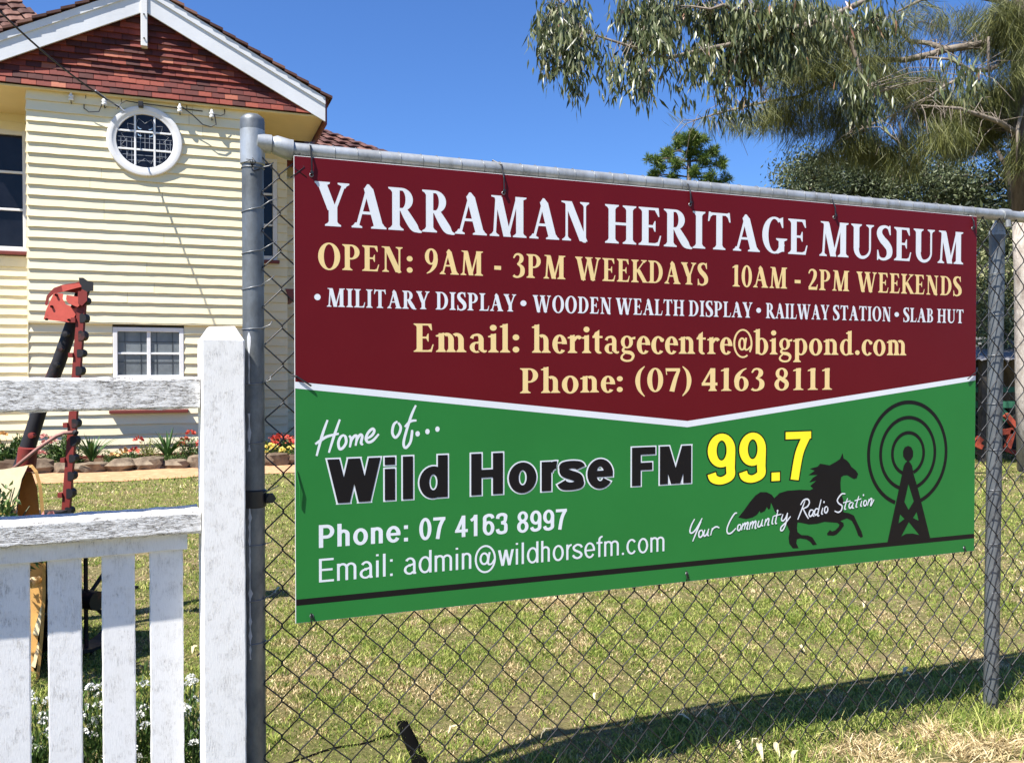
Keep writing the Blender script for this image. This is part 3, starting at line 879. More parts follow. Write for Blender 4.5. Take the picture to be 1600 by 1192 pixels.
# right-hand post with its clamp
QX, QY, QR = 2.5545, 0.052, 0.0262
m = MB(); m.tube([(QX-0.012, QY, -0.15), (QX, QY, 1.755)], QR, 24); post = m.build('post', M_GALV, fence, smooth=True, auto=40)
m = MB(); m.tube([(QX, QY, 1.742), (QX, QY, 1.752), (QX, QY-0.01, 1.80)], [0.0275, 0.0275, 0.012], 16)
m.tube([(QX-0.02, RY, RZ-0.0), (QX+0.02, RY, RZ)], 0.0235, 18); m.tube([(QX-0.005, RY-0.02, 1.79), (QX-0.005, RY-0.022, 1.765)], 0.009, 8)
m.build('clamp', M_RAILP, post, smooth=True, auto=35)
m = MB(); m.tube([(3.95, QY, -0.15), (3.95, QY, 1.755)], QR, 20); m.build('post', M_GALV, fence, smooth=True, auto=40)

# mesh: every zigzag wire is a part, hooked into its neighbours
HP, VP = 0.0432, 0.0482              # half pitches: one wire spans HP; knots every VP
X0m = PX+0.022
def warp(x, z):
    """slack of old wire"""
    return (0.004*math.sin(x*2.3+z*1.7)+0.0026*math.sin(x*7.1-z*5.0+1), 0.006*math.sin(x*1.7+z*2.2)+0.003*math.sin(x*6+z*9))
nw = 90
for i in range(nw):
    xa = X0m+i*HP; pts = []; k0 = 0; rr_ = random.Random(900+i)
    nk = 37
    for k in range(nk+1):
        z = 1.790-k*VP
        if z < -0.004: break
        side = (i+k) % 2                         # 0: left column, 1: right column
        x = xa+(HP if side else 0)
        e_ = 0.0020
        # a small hook at each knot: the wire comes forward on one side, goes back on the other
        wx, wz = warp(x, z); jx = rr_.uniform(-0.0009, 0.0009)
        for dz, dy in ((0.0042, -e_), (0.0, 0.0), (-0.0042, e_)):
            kx = (0.0013 if abs(dz) < 1e-6 else -0.0006)*(1 if side else -1)
            sgn = 1 if (k % 2 == 0) else -1
            pts.append((x+kx+wx+jx, 0.012+dy*(1 if side else -1)*sgn, z+dz+wz))
    m = MB(); m.tube(pts, 0.0020, 5)
    m.build('mesh_wire', M_MESH, fence, smooth=True)
# lacing wire round the rail, ties round the posts
rr_ = random.Random(5)
for i in range(52):
    x = 0.045+i*0.0585+rr_.uniform(-0.008, 0.008)
    pts = [(x-0.006+0.016*t/10, RY+(RR+0.0012)*math.cos(2*PI*t/10+1.2), RZ+(RR+0.0012)*math.sin(2*PI*t/10+1.2)) for t in range(11)]
    if x > 2.4: continue
    m = MB(); m.tube(pts, 0.0011, 5); m.build('lacing_wire', M_TIEW, rail, smooth=True)
def tie(cx, cy, r_, z, tilt, tail, par, ends=True):
    pts = [(cx+(r_+0.0012)*math.cos(a), cy+(r_+0.0012)*math.sin(a), z+tilt*math.cos(a)*0.5) for a in [2*PI*t/18 for t in range(19)]]
    m_ = MB(); m_.tube(pts, 0.0013, 5)
    if ends:
        m_.tube([(cx+r_*0.7, cy-r_*0.8, z+tilt*0.4), (cx+r_+0.012, cy-0.02, z+tilt+0.006), (cx+tail, cy-0.018, z+tilt+0.016)], 0.0013, 5)
    m_.build('tie_wire', M_TIEW, par, smooth=True)
for z, t_, tl in ((1.757, 0.0, 0.05), (1.652, 0.016, 0.06), (1.545, 0.012, 0.055), (1.455, 0.014, 0.05), (1.35, 0.004, 0.045), (1.21, 0.004, 0.04), (1.06, 0.006, 0.045), (0.93, 0.004, 0.06), (0.80, 0.0, 0.045), (0.66, 0.004, 0.05), (0.55, 0.002, 0.045)):
    tie(PX, PY, PR, z, t_, tl, pole)
for z in (1.6, 1.45, 1.30, 1.12, 0.95, 0.8, 0.6, 0.42, 0.25, 0.1):
    tie(QX-0.006, QY, QR, z, 0.004, 0.05, post, False)
m = MB()                                              # knot of wire on the pole below the fitting
rr_ = random.Random(77)
for k in range(5):
    a = rr_.uniform(0, 6.28); m.tube([(PX-0.004, PY-PR-0.002, 1.757), (PX-0.004+0.012*math.cos(a), PY-PR-0.010, 1.757+0.014*math.sin(a)), (PX-0.004+0.02*math.cos(a+0.8), PY-PR-0.006, 1.757+0.02*math.sin(a+0.8))], 0.0012, 5)
m.tube([(PX+0.105, 0.006, 1.79), (PX+0.125, 0.0, 1.765), (PX+0.09, 0.0, 1.735)], 0.0013, 5); m.tube([(PX+0.115, 0.006, 1.80), (PX+0.10, 0.0, 1.76), (PX+0.13, 0.0, 1.74)], 0.0013, 5)
m.build('wire_tangle', M_MESH, pole, smooth=True)
m = MB()                                              # runs of spilt white paint down the pole
rr_ = random.Random(9)
def on_pole(a, z, r_): return (PX+r_*math.cos(a), PY+r_*math.sin(a), z)
a0 = R(-118); q = []; z = 1.34
while z > 0.50:
    wd_ = 0.035+0.06*rr_.random()+(0.10 if rr_.random() < 0.15 else 0)
    q.append((z, a0-wd_, a0+wd_*rr_.uniform(0.4, 1.4))); z -= 0.012
for i in range(len(q)-1):
    if math.sin(i*0.37)+math.sin(i*0.11+2) < -0.75: continue
    z0_, l0, r0 = q[i]; z1_, l1, r1 = q[i+1]; rr2 = PR+0.0006
    m.add([on_pole(l0, z0_, rr2), on_pole((l0+r0)/2, z0_, rr2+0.0004), on_pole(r0, z0_, rr2), on_pole(l1, z1_, rr2), on_pole((l1+r1)/2, z1_, rr2+0.0004), on_pole(r1, z1_, rr2)], [(0, 1, 4, 3), (1, 2, 5, 4)])
tag(m.build('paint_runs', M_DRIP, pole, smooth=True), kind='stuff')
m = MB(); m.lathe([(0.0268, 0.895), (0.031, 0.898), (0.031, 0.938), (0.0268, 0.941)], 20, (PX, PY, 0))
m.bbox(PX+0.026, PX+0.046, 0.012, 0.024, 0.905, 0.930, 0.002); m.tube([(PX+0.04, 0.004, 0.918), (PX+0.04, 0.034, 0.918)], 0.012, 6)
m.build('hinge_bracket', M_BLACKP, pole, smooth=True, auto=30)

# ---------------------------------------------------------------- lettering: outline glyphs built from strokes
PAD = 0.0
def cat_rom(pts, n=6):
    if len(pts) < 3: return [tuple(p) for p in pts]
    out = []
    P = [pts[0]] + list(pts) + [pts[-1]]
    for i in range(1, len(P) - 2):
        for k in range(n):
            t = k / n
            out.append(tuple(0.5*((2*P[i][j]) + (-P[i-1][j]+P[i+1][j])*t + (2*P[i-1][j]-5*P[i][j]+4*P[i+1][j]-P[i+2][j])*t*t
                       + (-P[i-1][j]+3*P[i][j]-3*P[i+1][j]+P[i+2][j])*t**3) for j in range(len(P[i]))))
    out.append(tuple(pts[-1]))
    return out

def stroke(pts, smooth=True, n=6):
    """pts: (x, y, width); one ribbon polygon per segment pair so self-crossing strokes stay valid"""
    q = cat_rom(pts, n) if smooth else [tuple(p) for p in pts]
    L = []; Rr = []
    for i, (x, y, w) in enumerate(q):
        a = q[max(i-1, 0)]; b = q[min(i+1, len(q)-1)]
        dx, dy = b[0]-a[0], b[1]-a[1]
        d = math.hypot(dx, dy) or 1
        dx /= d; dy /= d
        h = w/2 + PAD
        if i == 0: x -= dx*PAD; y -= dy*PAD
        if i == len(q)-1: x += dx*PAD; y += dy*PAD
        L.append((x - dy*h, y + dx*h)); Rr.append((x + dy*h, y - dx*h))
    out = []
    for i in range(0, len(q)-1):
        out.append([L[i], L[i+1], Rr[i+1]]); out.append([L[i], Rr[i+1], Rr[i]])
    return out

def rect(x0, x1, y0, y1):
    return [[(x0-PAD, y0-PAD), (x1+PAD, y0-PAD), (x1+PAD, y1+PAD), (x0-PAD, y1+PAD)]]
def para(x0, y0, x1, y1, w):
    """diagonal of horizontal width w, x at its centre, flat ends"""
    k = (x1-x0)/(y1-y0)
    p = PAD*math.hypot(1, k)
    e = PAD if y1 > y0 else -PAD
    ax, ay, bx, by = x0-k*e, y0-e, x1+k*e, y1+e
    h = w/2 + p
    return [[(ax-h, ay), (ax+h, ay), (bx+h, by), (bx-h, by)]]
def ring(cx, cy, rx, ry, wx, wy=None, a0=0, a1=360, n=None):
    wy = wx if wy is None else wy
    if abs(a1-a0) < 359 and PAD:
        e = math.degrees(PAD/((rx+ry)/2)); sg = 1 if a1 > a0 else -1
        a0 -= sg*e; a1 += sg*e
    n = n or max(6, int(abs(a1-a0)/12))
    ox, oy, ix, iy = rx+PAD, ry+PAD, rx-wx-PAD, ry-wy-PAD
    out = []
    for i in range(n):
        t0 = R(a0+(a1-a0)*i/n); t1 = R(a0+(a1-a0)*(i+1)/n)
        out.append([(cx+ox*math.cos(t0), cy+oy*math.sin(t0)), (cx+ox*math.cos(t1), cy+oy*math.sin(t1)),
                    (cx+ix*math.cos(t1), cy+iy*math.sin(t1)), (cx+ix*math.cos(t0), cy+iy*math.sin(t0))])
    return out
def disc(cx, cy, rx, ry=None, n=16):
    ry = ry or rx
    return [[(cx+(rx+PAD)*math.cos(2*PI*i/n), cy+(ry+PAD)*math.sin(2*PI*i/n)) for i in range(n)]]
def poly(*p): return [list(p)]

# ---- bold condensed book face (capital height 100, x height 67)
SW, TH = 17.5, 6.0
def foot(x, y, l=9, r=9, up=1, w=SW):
    """bracketed serif under (up=1) or over (up=-1) a stem centred at x"""
    h = w/2
    return poly((x-h-l, y), (x+h+r, y), (x+h+r, y+up*3.2), (x+h+min(3, r), y+up*7), (x+h, y+up*12), (x-h, y+up*12), (x-h-min(3, l), y+up*7), (x-h-l, y+up*3.2))
def stem(x, y0=0, y1=100, bot=(9, 9), top=(9, 9), w=SW):
    g = rect(x-w/2, x+w/2, y0, y1)
    if bot: g += foot(x, y0, bot[0], bot[1], 1, w)
    if top: g += foot(x, y1, top[0], top[1], -1, w)
    return g
def flag(x, y, w=SW, l=9):
    """slanted head serif of a lower-case stem"""
    return poly((x-w/2-l, y-8), (x-w/2-l+1, y-12), (x-w/2, y-13), (x+w/2, y-13), (x+w/2, y+2), (x+w/2-3, y+2))
def dg(x0, y0, x1, y1, w): return para(x0, y0, x1, y1, w)

def serif(ch):
    S, T = SW, TH
    if ch == 'A': return 84, dg(15, 0, 39.5, 92, T+1) + dg(66, 0, 41.5, 92, S+4) + poly((31.5, 91), (38.5, 102), (42.5, 102), (52.2, 91)) + rect(22, 60, 32, 38.5) + foot(14, 0, 8, 10, 1, T) + foot(66, 0, 10, 8, 1, S)
    if ch == 'B': return 70, stem(21, top=(9, 0), bot=(9, 0)) + ring(34, 75, 24, 25, S-2, T, -90, 90) + ring(34, 27, 29, 27, S, T, -90, 90) + rect(20, 35, 93.5, 100) + rect(20, 35, 47.5, 54) + rect(20, 35, 0, 6.5)
    if ch == 'D': return 80, stem(21, top=(9, 0), bot=(9, 0)) + ring(34, 50, 40, 50, S+1, T, -90, 90) + rect(20, 35, 93.5, 100) + rect(20, 35, 0, 6.5)
    if ch == 'E': return 68, stem(21, top=(9, 0), bot=(9, 0)) + rect(21, 56, 93.5, 100) + poly((46, 95), (57, 100), (59, 77), (56, 77)) + rect(21, 44, 47.5, 54) + poly((40, 50.7), (46, 65), (48.5, 65), (48.5, 37), (46, 37)) + rect(21, 58, 0, 6.5) + poly((44, 5), (58, 0.2), (64, 27), (60.5, 27), (55, 10))
    if ch == 'G': return 82, ring(43, 50, 37, 52, S+1, T, 52, 330) + poly((60, 98), (69, 102), (70, 72), (66.5, 72), (60, 88), (52, 92)) + rect(56, 73, 5, 40) + poly((48, 42), (82, 42), (82, 38.5), (73, 34), (56, 34), (48, 38.5)) + poly((52, -2), (73, 8), (72, 14), (54, 8))
    if ch == 'H': return 88, stem(21) + stem(67) + rect(21, 67, 48, 55)
    if ch == 'I': return 42, stem(21)
    if ch == 'K': return 82, stem(21) + dg(28, 46, 66, 97, T+1) + foot(65, 100, 12, 10, -1, T) + dg(35, 58, 68, 4, S+3) + poly((58, 0), (84, 0), (84, 3.2), (76, 5), (66, 14), (56, 12))
    if ch == 'L': return 64, stem(21, bot=(9, 0)) + rect(21, 56, 0, 6.5) + poly((42, 5), (56, 0.2), (62, 29), (58.5, 29), (53, 10))
    if ch == 'M': return 106, dg(18, 0, 24, 97, T+1) + dg(28, 97, 51, 0, S+2) + dg(53, 4, 77, 97, T+1) + rect(74, 93, 0, 100) + foot(18, 0, 9, 9, 1, T) + foot(83.5, 0) + poly((10, 100), (36, 100), (34, 88), (22, 88), (20, 94), (10, 96.8)) + poly((72, 100), (101, 100), (101, 96.8), (93, 93), (90, 86), (72, 90))
    if ch == 'N': return 90, rect(16, 22.5, 0, 97) + dg(24, 97, 66, 0, S+4) + rect(66, 72.5, 0, 97) + foot(19, 0, 9, 9, 1, T) + foot(69, 100, 10, 9, -1, T) + poly((5, 100), (34, 100), (32, 88), (18, 88), (15, 94), (5, 96.8)) + poly((60, 0), (66, -3), (72.5, -3), (72.5, 8), (62, 12))
    if ch == 'O': return 84, ring(42, 50, 38, 53, S+2, T)
    if ch == 'P': return 70, stem(21, top=(9, 0)) + ring(34, 71, 30, 29, S, T, -90, 90) + rect(20, 35, 93.5, 100) + rect(28, 35, 42, 48.5)
    if ch == 'R': return 80, stem(21, top=(9, 0)) + ring(34, 73, 27, 27, S, T, -90, 90) + rect(20, 35, 93.5, 100) + rect(28, 40, 46, 52.5) + stroke([(38, 50, 16), (50, 30, 20), (64, 9, 20), (74, 1, 9), (82, -1, 4)])
    if ch == 'S': return 62, stroke([(50, 84, 6), (46, 94, 8), (33, 98.5, 8), (18, 91, 15), (14.5, 76, 19), (24, 60, 22), (37, 48, 23), (48, 33, 21), (48, 15, 18), (36, 3, 9), (22, 1.5, 7.5), (12, 8, 7), (9, 18, 5)]) + poly((48, 102), (52, 102), (53.5, 74), (50, 74), (44, 90)) + poly((6.5, 28), (10, 28), (15, 8), (9.5, -2), (6, -2))
    if ch == 'T': return 74, stem(37, top=None) + rect(10, 64, 93.5, 100) + poly((7, 102), (11, 102), (20, 95), (12, 88), (8, 76), (4.5, 76)) + poly((67, 102), (63, 102), (54, 95), (62, 88), (66, 76), (69.5, 76))
    if ch == 'U': return 86, rect(12.5, 31.5, 30, 100) + foot(22, 100, 9, 9, -1) + rect(64.5, 71, 30, 100) + foot(68, 100, 10, 10, -1, T) + ring(41.75, 30, 29.2, 32, S, 9, 180, 270) + ring(41.75, 30, 29.2, 32, T, 9, 270, 360)
    if ch == 'W': return 122, dg(16, 97, 38, 0, S+2) + dg(41, 4, 60, 97, T+1) + dg(62, 97, 82, 0, S+2) + dg(86, 4, 105, 97, T+1) + foot(16, 100, 7, 9, -1) + foot(60, 100, 8, 14, -1, T+6) + foot(105, 100, 10, 9, -1, T) + poly((28, 8), (36, -3), (40, -3), (47, 12)) + poly((72, 8), (80, -3), (84, -3), (91, 12))
    if ch == 'Y': return 80, rect(32, 51, 0, 44) + foot(41.5, 0) + dg(17, 97, 40, 36, S+3) + dg(45, 38, 66, 97, T+2) + foot(17, 100, 7, 9, -1) + foot(66, 100, 11, 9, -1, T)
    if ch == '0': return 62, ring(31, 50, 27, 52, S-1, T+1)
    if ch == '1': return 54, stem(30, top=None, bot=(10, 10)) + poly((10, 86), (12, 92), (30, 101), (39.5, 101), (39.5, 88), (22, 88))
    if ch == '2': return 62, stroke([(9, 78, 6), (16, 93, 8), (30, 97, 9), (42, 87, 16), (43, 70, 18), (36, 50, 15), (22, 28, 10), (10, 10, 9)]) + rect(8, 54, 0, 14) + poly((46, 12), (54, 4), (58, 27), (54.5, 27), (50, 16))
    if ch == '3': return 60, stroke([(9, 80, 6), (17, 94, 8), (30, 97, 9), (41, 88, 15), (41, 73, 17), (32, 60, 10), (24, 55, 7)]) + stroke([(26, 55, 7), (38, 49, 12), (46, 36, 18), (44, 16, 18), (31, 3, 9), (17, 2, 9), (8, 8, 11)])
    if ch == '4': return 62, rect(34, 52, 0, 100) + rect(4, 60, 24, 37) + dg(9, 34, 40, 100, 9) + foot(43, 0, 6, 6, 1, 18)
    if ch == '6': return 62, ring(32, 31, 26, 33, S-1, T+1) + stroke([(50, 99, 4), (34, 89, 9), (19, 68, 16), (14, 45, 18), (15, 30, 16)])
    if ch == '7': return 58, rect(7, 54, 87, 100) + poly((7, 90), (10, 72), (6.5, 72), (4, 100), (9, 100)) + stroke([(50, 93, 10), (38, 55, 14), (26, 0, 17)])
    if ch == '8': return 62, ring(31, 76, 22, 26, 13, T+1) + ring(31, 27, 26, 29, 15, T+1) + stroke([(16, 66, 12), (30, 52, 16), (46, 36, 14)])
    if ch == '9': return 62, ring(30, 69, 26, 33, S-1, T+1) + stroke([(12, 1, 4), (28, 11, 9), (43, 32, 16), (48, 55, 18), (47, 70, 16)])
    if ch == ':': return 34, disc(17, 11, 11) + disc(17, 56, 11)
    if ch == '.': return 32, disc(16, 10.5, 10.5)
    if ch == '-': return 46, rect(12, 34, 28, 44)
    if ch == '*': return 44, disc(22, 50, 17)
    if ch == '(': return 44, stroke([(39, 108, 3), (23, 85, 11), (16, 48, 16), (22, 8, 11), (39, -20, 3)])
    if ch == ')': return 44, stroke([(5, 108, 3), (21, 85, 11), (28, 48, 16), (22, 8, 11), (5, -20, 3)])
    X = 67
    if ch == 'a': return 60, ring(25, 18, 21, 20, 15, T, 60, 300) + rect(32, 48, 8, 48) + ring(28, 46, 20, 22, 16, 9, 0, 90) + stroke([(29, 64, 9), (15, 60, 8), (10, 50, 12)]) + stroke([(40, 10, 12), (50, 3, 9), (58, 6, 5)]) + rect(27, 40, 33, 39)
    if ch == 'b': return 68, rect(12, 29, 2, 104) + flag(20.5, 104, 17) + ring(36, 33, 28, 36, 17, T, -125, 125)
    if ch == 'c': return 54, ring(31, 33, 27, 36, 18, T+1, 50, 318) + disc(46, 54, 8)
    if ch == 'd': return 68, ring(32, 33, 28, 36, 17, T, 55, 305) + rect(40, 57, 2, 104) + flag(48.5, 104, 17) + poly((48, 0), (66, 3), (66, 6), (56, 9), (48, 9))
    if ch == 'e': return 56, ring(30, 33, 26, 36, 18, T+1, 0, 318) + rect(14, 54, 35, 41) + ring(30, 33, 26, 36, 16, T+1, 8, 60)
    if ch == 'g': return 62, ring(28, 44, 23, 25, 14, T) + stroke([(20, 24, 7), (13, 14, 9), (20, 6, 12), (42, 2, 14), (52, -10, 11), (44, -26, 8), (24, -29, 8), (9, -21, 9), (10, -9, 7), (20, 0, 6)]) + poly((40, 60), (60, 66), (60, 56), (46, 54))
    if ch == 'h': return 72, stem(21, 0, 104, top=None, bot=(8, 7), w=17) + flag(21, 104, 17) + ring(40, 44, 22, 25, 17, 11, 0, 125) + stem(53.5, 0, 46, top=None, bot=(7, 8), w=17)
    if ch == 'i': return 38, stem(19.5, 0, X, top=None, bot=(8, 8), w=17) + flag(19.5, X, 17) + disc(19, 90, 11)
    if ch == 'l': return 38, stem(19.5, 0, 104, top=None, bot=(8, 8), w=17) + flag(19.5, 104, 17)
    if ch == 'm': return 104, stem(19.5, 0, X, top=None, bot=(8, 5), w=17) + flag(19.5, X, 17) + ring(37, 44, 21, 25, 17, 11, 0, 125) + stem(49.5, 0, 46, top=None, bot=(6, 6), w=17) + ring(67, 44, 22, 25, 17, 11, 0, 125) + stem(80.5, 0, 46, top=None, bot=(6, 8), w=17)
    if ch == 'n': return 72, stem(19.5, 0, X, top=None, bot=(8, 7), w=17) + flag(19.5, X, 17) + ring(39, 44, 22, 25, 17, 11, 0, 125) + stem(52.5, 0, 46, top=None, bot=(7, 8), w=17)
    if ch == 'o': return 66, ring(33, 33, 29, 37, 18, T+1)
    if ch == 'p': return 68, stem(19.5, -32, X, top=None, bot=(8, 8), w=17) + flag(19.5, X, 17) + ring(36, 33, 28, 36, 17, T, -125, 125)
    if ch == 'r': return 52, stem(19.5, 0, X, top=None, bot=(8, 9), w=17) + flag(19.5, X, 17) + stroke([(26, 46, 8), (34, 59, 11), (44, 60, 13), (49, 54, 13)])
    if ch == 't': return 44, rect(12, 28, 10, 80) + rect(3, 40, 58, 66) + ring(29, 16, 17, 18, 15, 9, 180, 300) + poly((12, 78), (28, 90), (28, 66), (4, 60), (4, 63))
    if ch == '@': return 104, ring(52, 44, 47, 60, 9, 7, -38, 302) + ring(48, 42, 19, 27, 11, 7) + stroke([(68, 68, 9), (62, 35, 10), (64, 20, 8), (76, 20, 7), (92, 34, 7)])
    return 30, []

# ---- plain sans face (capital height 100, x height 72); w is the stroke weight
def sans(ch, w):
    h = w/2; X = 73.0; B = w*0.86
    k = (w-11)*0.9                  # heavier weights are wider
    if ch == ' ': return 30, []
    if ch in '.': return w+16, rect(8, 8+w, 0, w)
    if ch == ':': return w+18, rect(9, 9+w, 0, w) + rect(9, 9+w, X-w, X)
    if ch == 'i': return w+17, rect(8, 8+w, 0, X) + rect(8, 8+w, 100-w*0.8, 100)
    if ch == 'l': return w+17, rect(8, 8+w, 0, 100)
    rx = 27+k*0.45; ry = X/2+1.5; cy = X/2
    if ch == 'o': return 2*rx+10, ring(5+rx, cy, rx, ry, w, B)
    if ch == 'c': return 2*rx+6, ring(5+rx, cy, rx, ry, w, B, 38, 322)
    if ch == 'e': return 2*rx+10, ring(5+rx, cy, rx, ry, w, B, 2, 326) + rect(5+w*0.6, 5+2*rx-0.5, cy-B*0.42, cy+B*0.42)
    if ch in 'dbp':
        W_ = 2*rx+12
        g = ring(5+rx, cy, rx, ry, w, B) if ch == 'd' else ring(W_-5-rx, cy, rx, ry, w, B)
        x0 = W_-w-6 if ch == 'd' else 6
        return W_, g + rect(x0, x0+w, -30 if ch == 'p' else 0, X if ch == 'p' else 100)
    if ch in 'nh':
        W_ = 56+k*1.2
        r_ = (W_-14)/2
        return W_+2, rect(7, 7+w, 0, 100 if ch == 'h' else X) + ring(7+r_, X-r_*0.95+1, r_, r_*0.95, w, B, 0, 160) + rect(7+2*r_-w, 7+2*r_, 0, X-r_*0.9)
    if ch == 'm':
        r_ = 21.5+k*0.45
        g = rect(7, 7+w, 0, X)
        for i in (0, 1):
            c = 7+r_+i*(2*r_-w)
            g += ring(c, X-r_+1, r_, r_, w, B, 0, 155) + rect(c+r_-w, c+r_, 0, X-r_+2)
        return 14+4*r_-w+1, g
    if ch == 'r': return 34+k, rect(7, 7+w, 0, X) + ring(32+k*0.8, 41, 25+k*0.8-w*0.1, 33, w, B, 84, 160)
    if ch == 's':
        a = 25+k*0.4
        return 2*a+8, stroke([(4+2*a-h*0.6, 54, w), (4+a*1.62, 66-h*0.5, w*0.95), (4+a, X-h*0.85, B), (4+a*0.42, 64-h*0.4, w), (4+h*1.05, 54, w), (4+a*0.5, 43, w), (4+a*1.45, 31, w*1.02), (4+2*a-h, 20, w), (4+a*1.6, 8+h*0.45, w), (4+a, h*0.8, B), (4+a*0.4, 8+h*0.35, w), (4+h*0.5, 20, w)])
    if ch == 'a':
        a = 25+k*0.4
        return 2*a+12, ring(5+a*0.95, 20.5, a*0.95, 22, w, B*0.9, 70, 330) + rect(5+2*a-w-1, 5+2*a-1, 3, 50) + ring(5+a+1, 48, a-2, 26.5, w, B, 0, 150) + stroke([(5+a*0.75, 42-h*0.3, B*0.9), (5+a*1.3, 42-h*0.05, B*0.9), (5+2*a-h-1, 46, B)]) + rect(5+2*a-w, 5+2*a+1.5, 0, 8)
    if ch == 'f': return 34+k*0.6, rect(11, 11+w, 0, 82) + ring(11+19, 81, 19, 20.5, w, B, 80, 180) + rect(2, 32+k*0.4, X-B, X)
    if ch == 'w' or ch == 'W':
        t = X if ch == 'w' else 100; W_ = (76 if ch == 'w' else 98)+k*1.6
        ww = w*1.12; q = (W_-ww-2)/4; c = 1+ww/2
        return W_, dg(c, t, c+q, 0, ww) + dg(c+q, 0, c+2*q, t, ww) + dg(c+2*q, t, c+3*q, 0, ww) + dg(c+3*q, 0, c+4*q, t, ww)
    if ch == 'H': return 76+k, rect(8, 8+w, 0, 100) + rect(68+k-w, 68+k, 0, 100) + rect(8, 68+k, 51-B/2, 51+B/2)
    if ch == 'F': return 66+k*0.6, rect(8, 8+w, 0, 100) + rect(8, 62+k*0.6, 100-B, 100) + rect(8, 54+k*0.6, 50-B/2, 50+B/2)
    if ch == 'E': return 70+k*0.6, rect(8, 8+w, 0, 100) + rect(8, 64+k*0.6, 100-B, 100) + rect(8, 60+k*0.6, 52-B/2, 52+B/2) + rect(8, 65+k*0.6, 0, B)
    if ch == 'M':
        W_ = 88+k*1.1
        return W_, rect(8, 8+w*0.95, 0, 100) + rect(W_-8-w*0.95, W_-8, 0, 100) + dg(8+w*0.55, 100, W_/2, 0, w*1.1) + dg(W_/2, 0, W_-8-w*0.55, 100, w*1.1)
    if ch == 'P': return 70+k*0.5, rect(8, 8+w, 0, 100) + ring(38, 69.5, 27+k*0.5, 30.5, w, B, -90, 90) + rect(8, 39, 100-B, 100) + rect(8, 39, 39, 39+B)
    D = 60+k*0.5; rd = 26+k*0.25; cx = D/2
    if ch == '0': return D, ring(cx, 50, rd, 51.5, w, B)
    if ch == '1': return D, rect(cx-h+2, cx+h+2, 0, 100) + stroke([(cx+2-h*0.3, 92, w*0.9), (cx-8, 82, w*0.85), (cx-20, 74, w*0.85)])
    if ch == '7': return D, rect(cx-rd, cx+rd, 100-B, 100) + stroke([(cx+rd-h*1.1, 100-B*0.6, w), (cx+2, 55, w), (cx-8, 0, w)])
    if ch == '4': return D, rect(cx+rd*0.62-w, cx+rd*0.62, 0, 100) + rect(cx-rd-2, cx+rd+1, 22, 22+B) + dg(cx-rd+h*0.4, 24, cx+rd*0.62-h*0.9, 100, w*0.95)
    if ch == '8': return D, ring(cx, 75.5, rd*0.9, 26, w*0.92, B*0.85) + ring(cx, 28, rd, 29.5, w, B*0.9)
    if ch == '6': return D, ring(cx, 32.5, rd, 34, w, B*0.92) + stroke([(cx+rd-h*0.9, 78, w*0.95), (cx+rd*0.55, 93-h*0.5, w*0.95), (cx, 101-h*0.9, B), (cx-rd*0.62, 88-h*0.4, w), (cx-rd+h*1.1, 66, w), (cx-rd+h, 34, w)])
    if ch == '9': return D, ring(cx, 67.5, rd, 34, w, B*0.92) + stroke([(cx-rd+h*0.9, 22, w*0.95), (cx-rd*0.55, 7+h*0.5, w*0.95), (cx, -1+h*0.9, B), (cx+rd*0.62, 12+h*0.4, w), (cx+rd-h*1.1, 34, w), (cx+rd-h, 66, w)])
    if ch == '3': return D, stroke([(cx-rd+h*0.9, 74, w), (cx-rd*0.6, 90-h*0.3, w), (cx, 101-h*0.9, B), (cx+rd*0.6, 91-h*0.4, w), (cx+rd-h*1.2, 76, w), (cx+rd*0.5, 60, w*0.9), (cx-3, 54, B*0.9)]) + stroke([(cx-3, 54, B*0.9), (cx+rd*0.6, 47, w*0.9), (cx+rd-h, 30, w), (cx+rd*0.6, 10+h*0.3, w), (cx, -1+h*0.9, B), (cx-rd*0.6, 9+h*0.3, w), (cx-rd+h*0.8, 25, w)])
    if ch == '@': return 112, ring(55, 38, 49, 64, w*0.85, w*0.8, -42, 318) + ring(50, 40, 22, 29, w*0.9, w*0.85) + stroke([(75, 68, w*0.9), (68, 30, w*0.9), (70, 14, w*0.8), (84, 14, w*0.75), (98, 34, w*0.75)])
    return 30, []

def union(pos, neg=()):
    """merge overlapping outlines into one flat triangle sheet"""
    vs = []; fs = []
    def area2(p): return sum(p[i][0]*p[(i+1) % len(p)][1] - p[(i+1) % len(p)][0]*p[i][1] for i in range(len(p)))
    pos = [p if area2(p) > 0 else p[::-1] for p in pos if abs(area2(p)) > 1e-12]
    neg = [p if area2(p) > 0 else p[::-1] for p in neg]
    for p in pos + neg:
        n = len(vs)
        vs += [Vector(q) for q in p]
        fs.append(list(range(n, n+len(p))))
    r = delaunay_2d_cdt(vs, [], fs, 1, 1e-6)
    np_ = len(pos)
    keep = []
    for f, src in zip(r[2], r[5]):
        if src and all(i < np_ for i in src): keep.append(tuple(f))
    return [tuple(v) for v in r[0]], keep

def text_polys(s, fn, pad=0.0, track=0.0):
    """all outlines of one run, with the ink's bounds (unpadded)"""
    global PAD
    out = []; x = 0.0; lo = 1e9; hi = -1e9
    for ch in s:
        if ch == ' ': x += 34; continue
        PAD = 0.0
        adv, g0 = fn(ch)
        for p in g0:
            for q in p: lo = min(lo, q[0]+x); hi = max(hi, q[0]+x)
        PAD = pad
        g = fn(ch)[1] if pad else g0
        PAD = 0.0
        out.append([[(q[0]+x, q[1]) for q in p] for p in g])
        x += adv + track
    return out, lo, hi
# ---------------------------------------------------------------- the sign on the chain-link fence
SIGN_W, SIGN_TOP, SIGN_BOT = 2.390, 1.7927, 0.5927
def sg(px, py): return FE.hit(px, py)

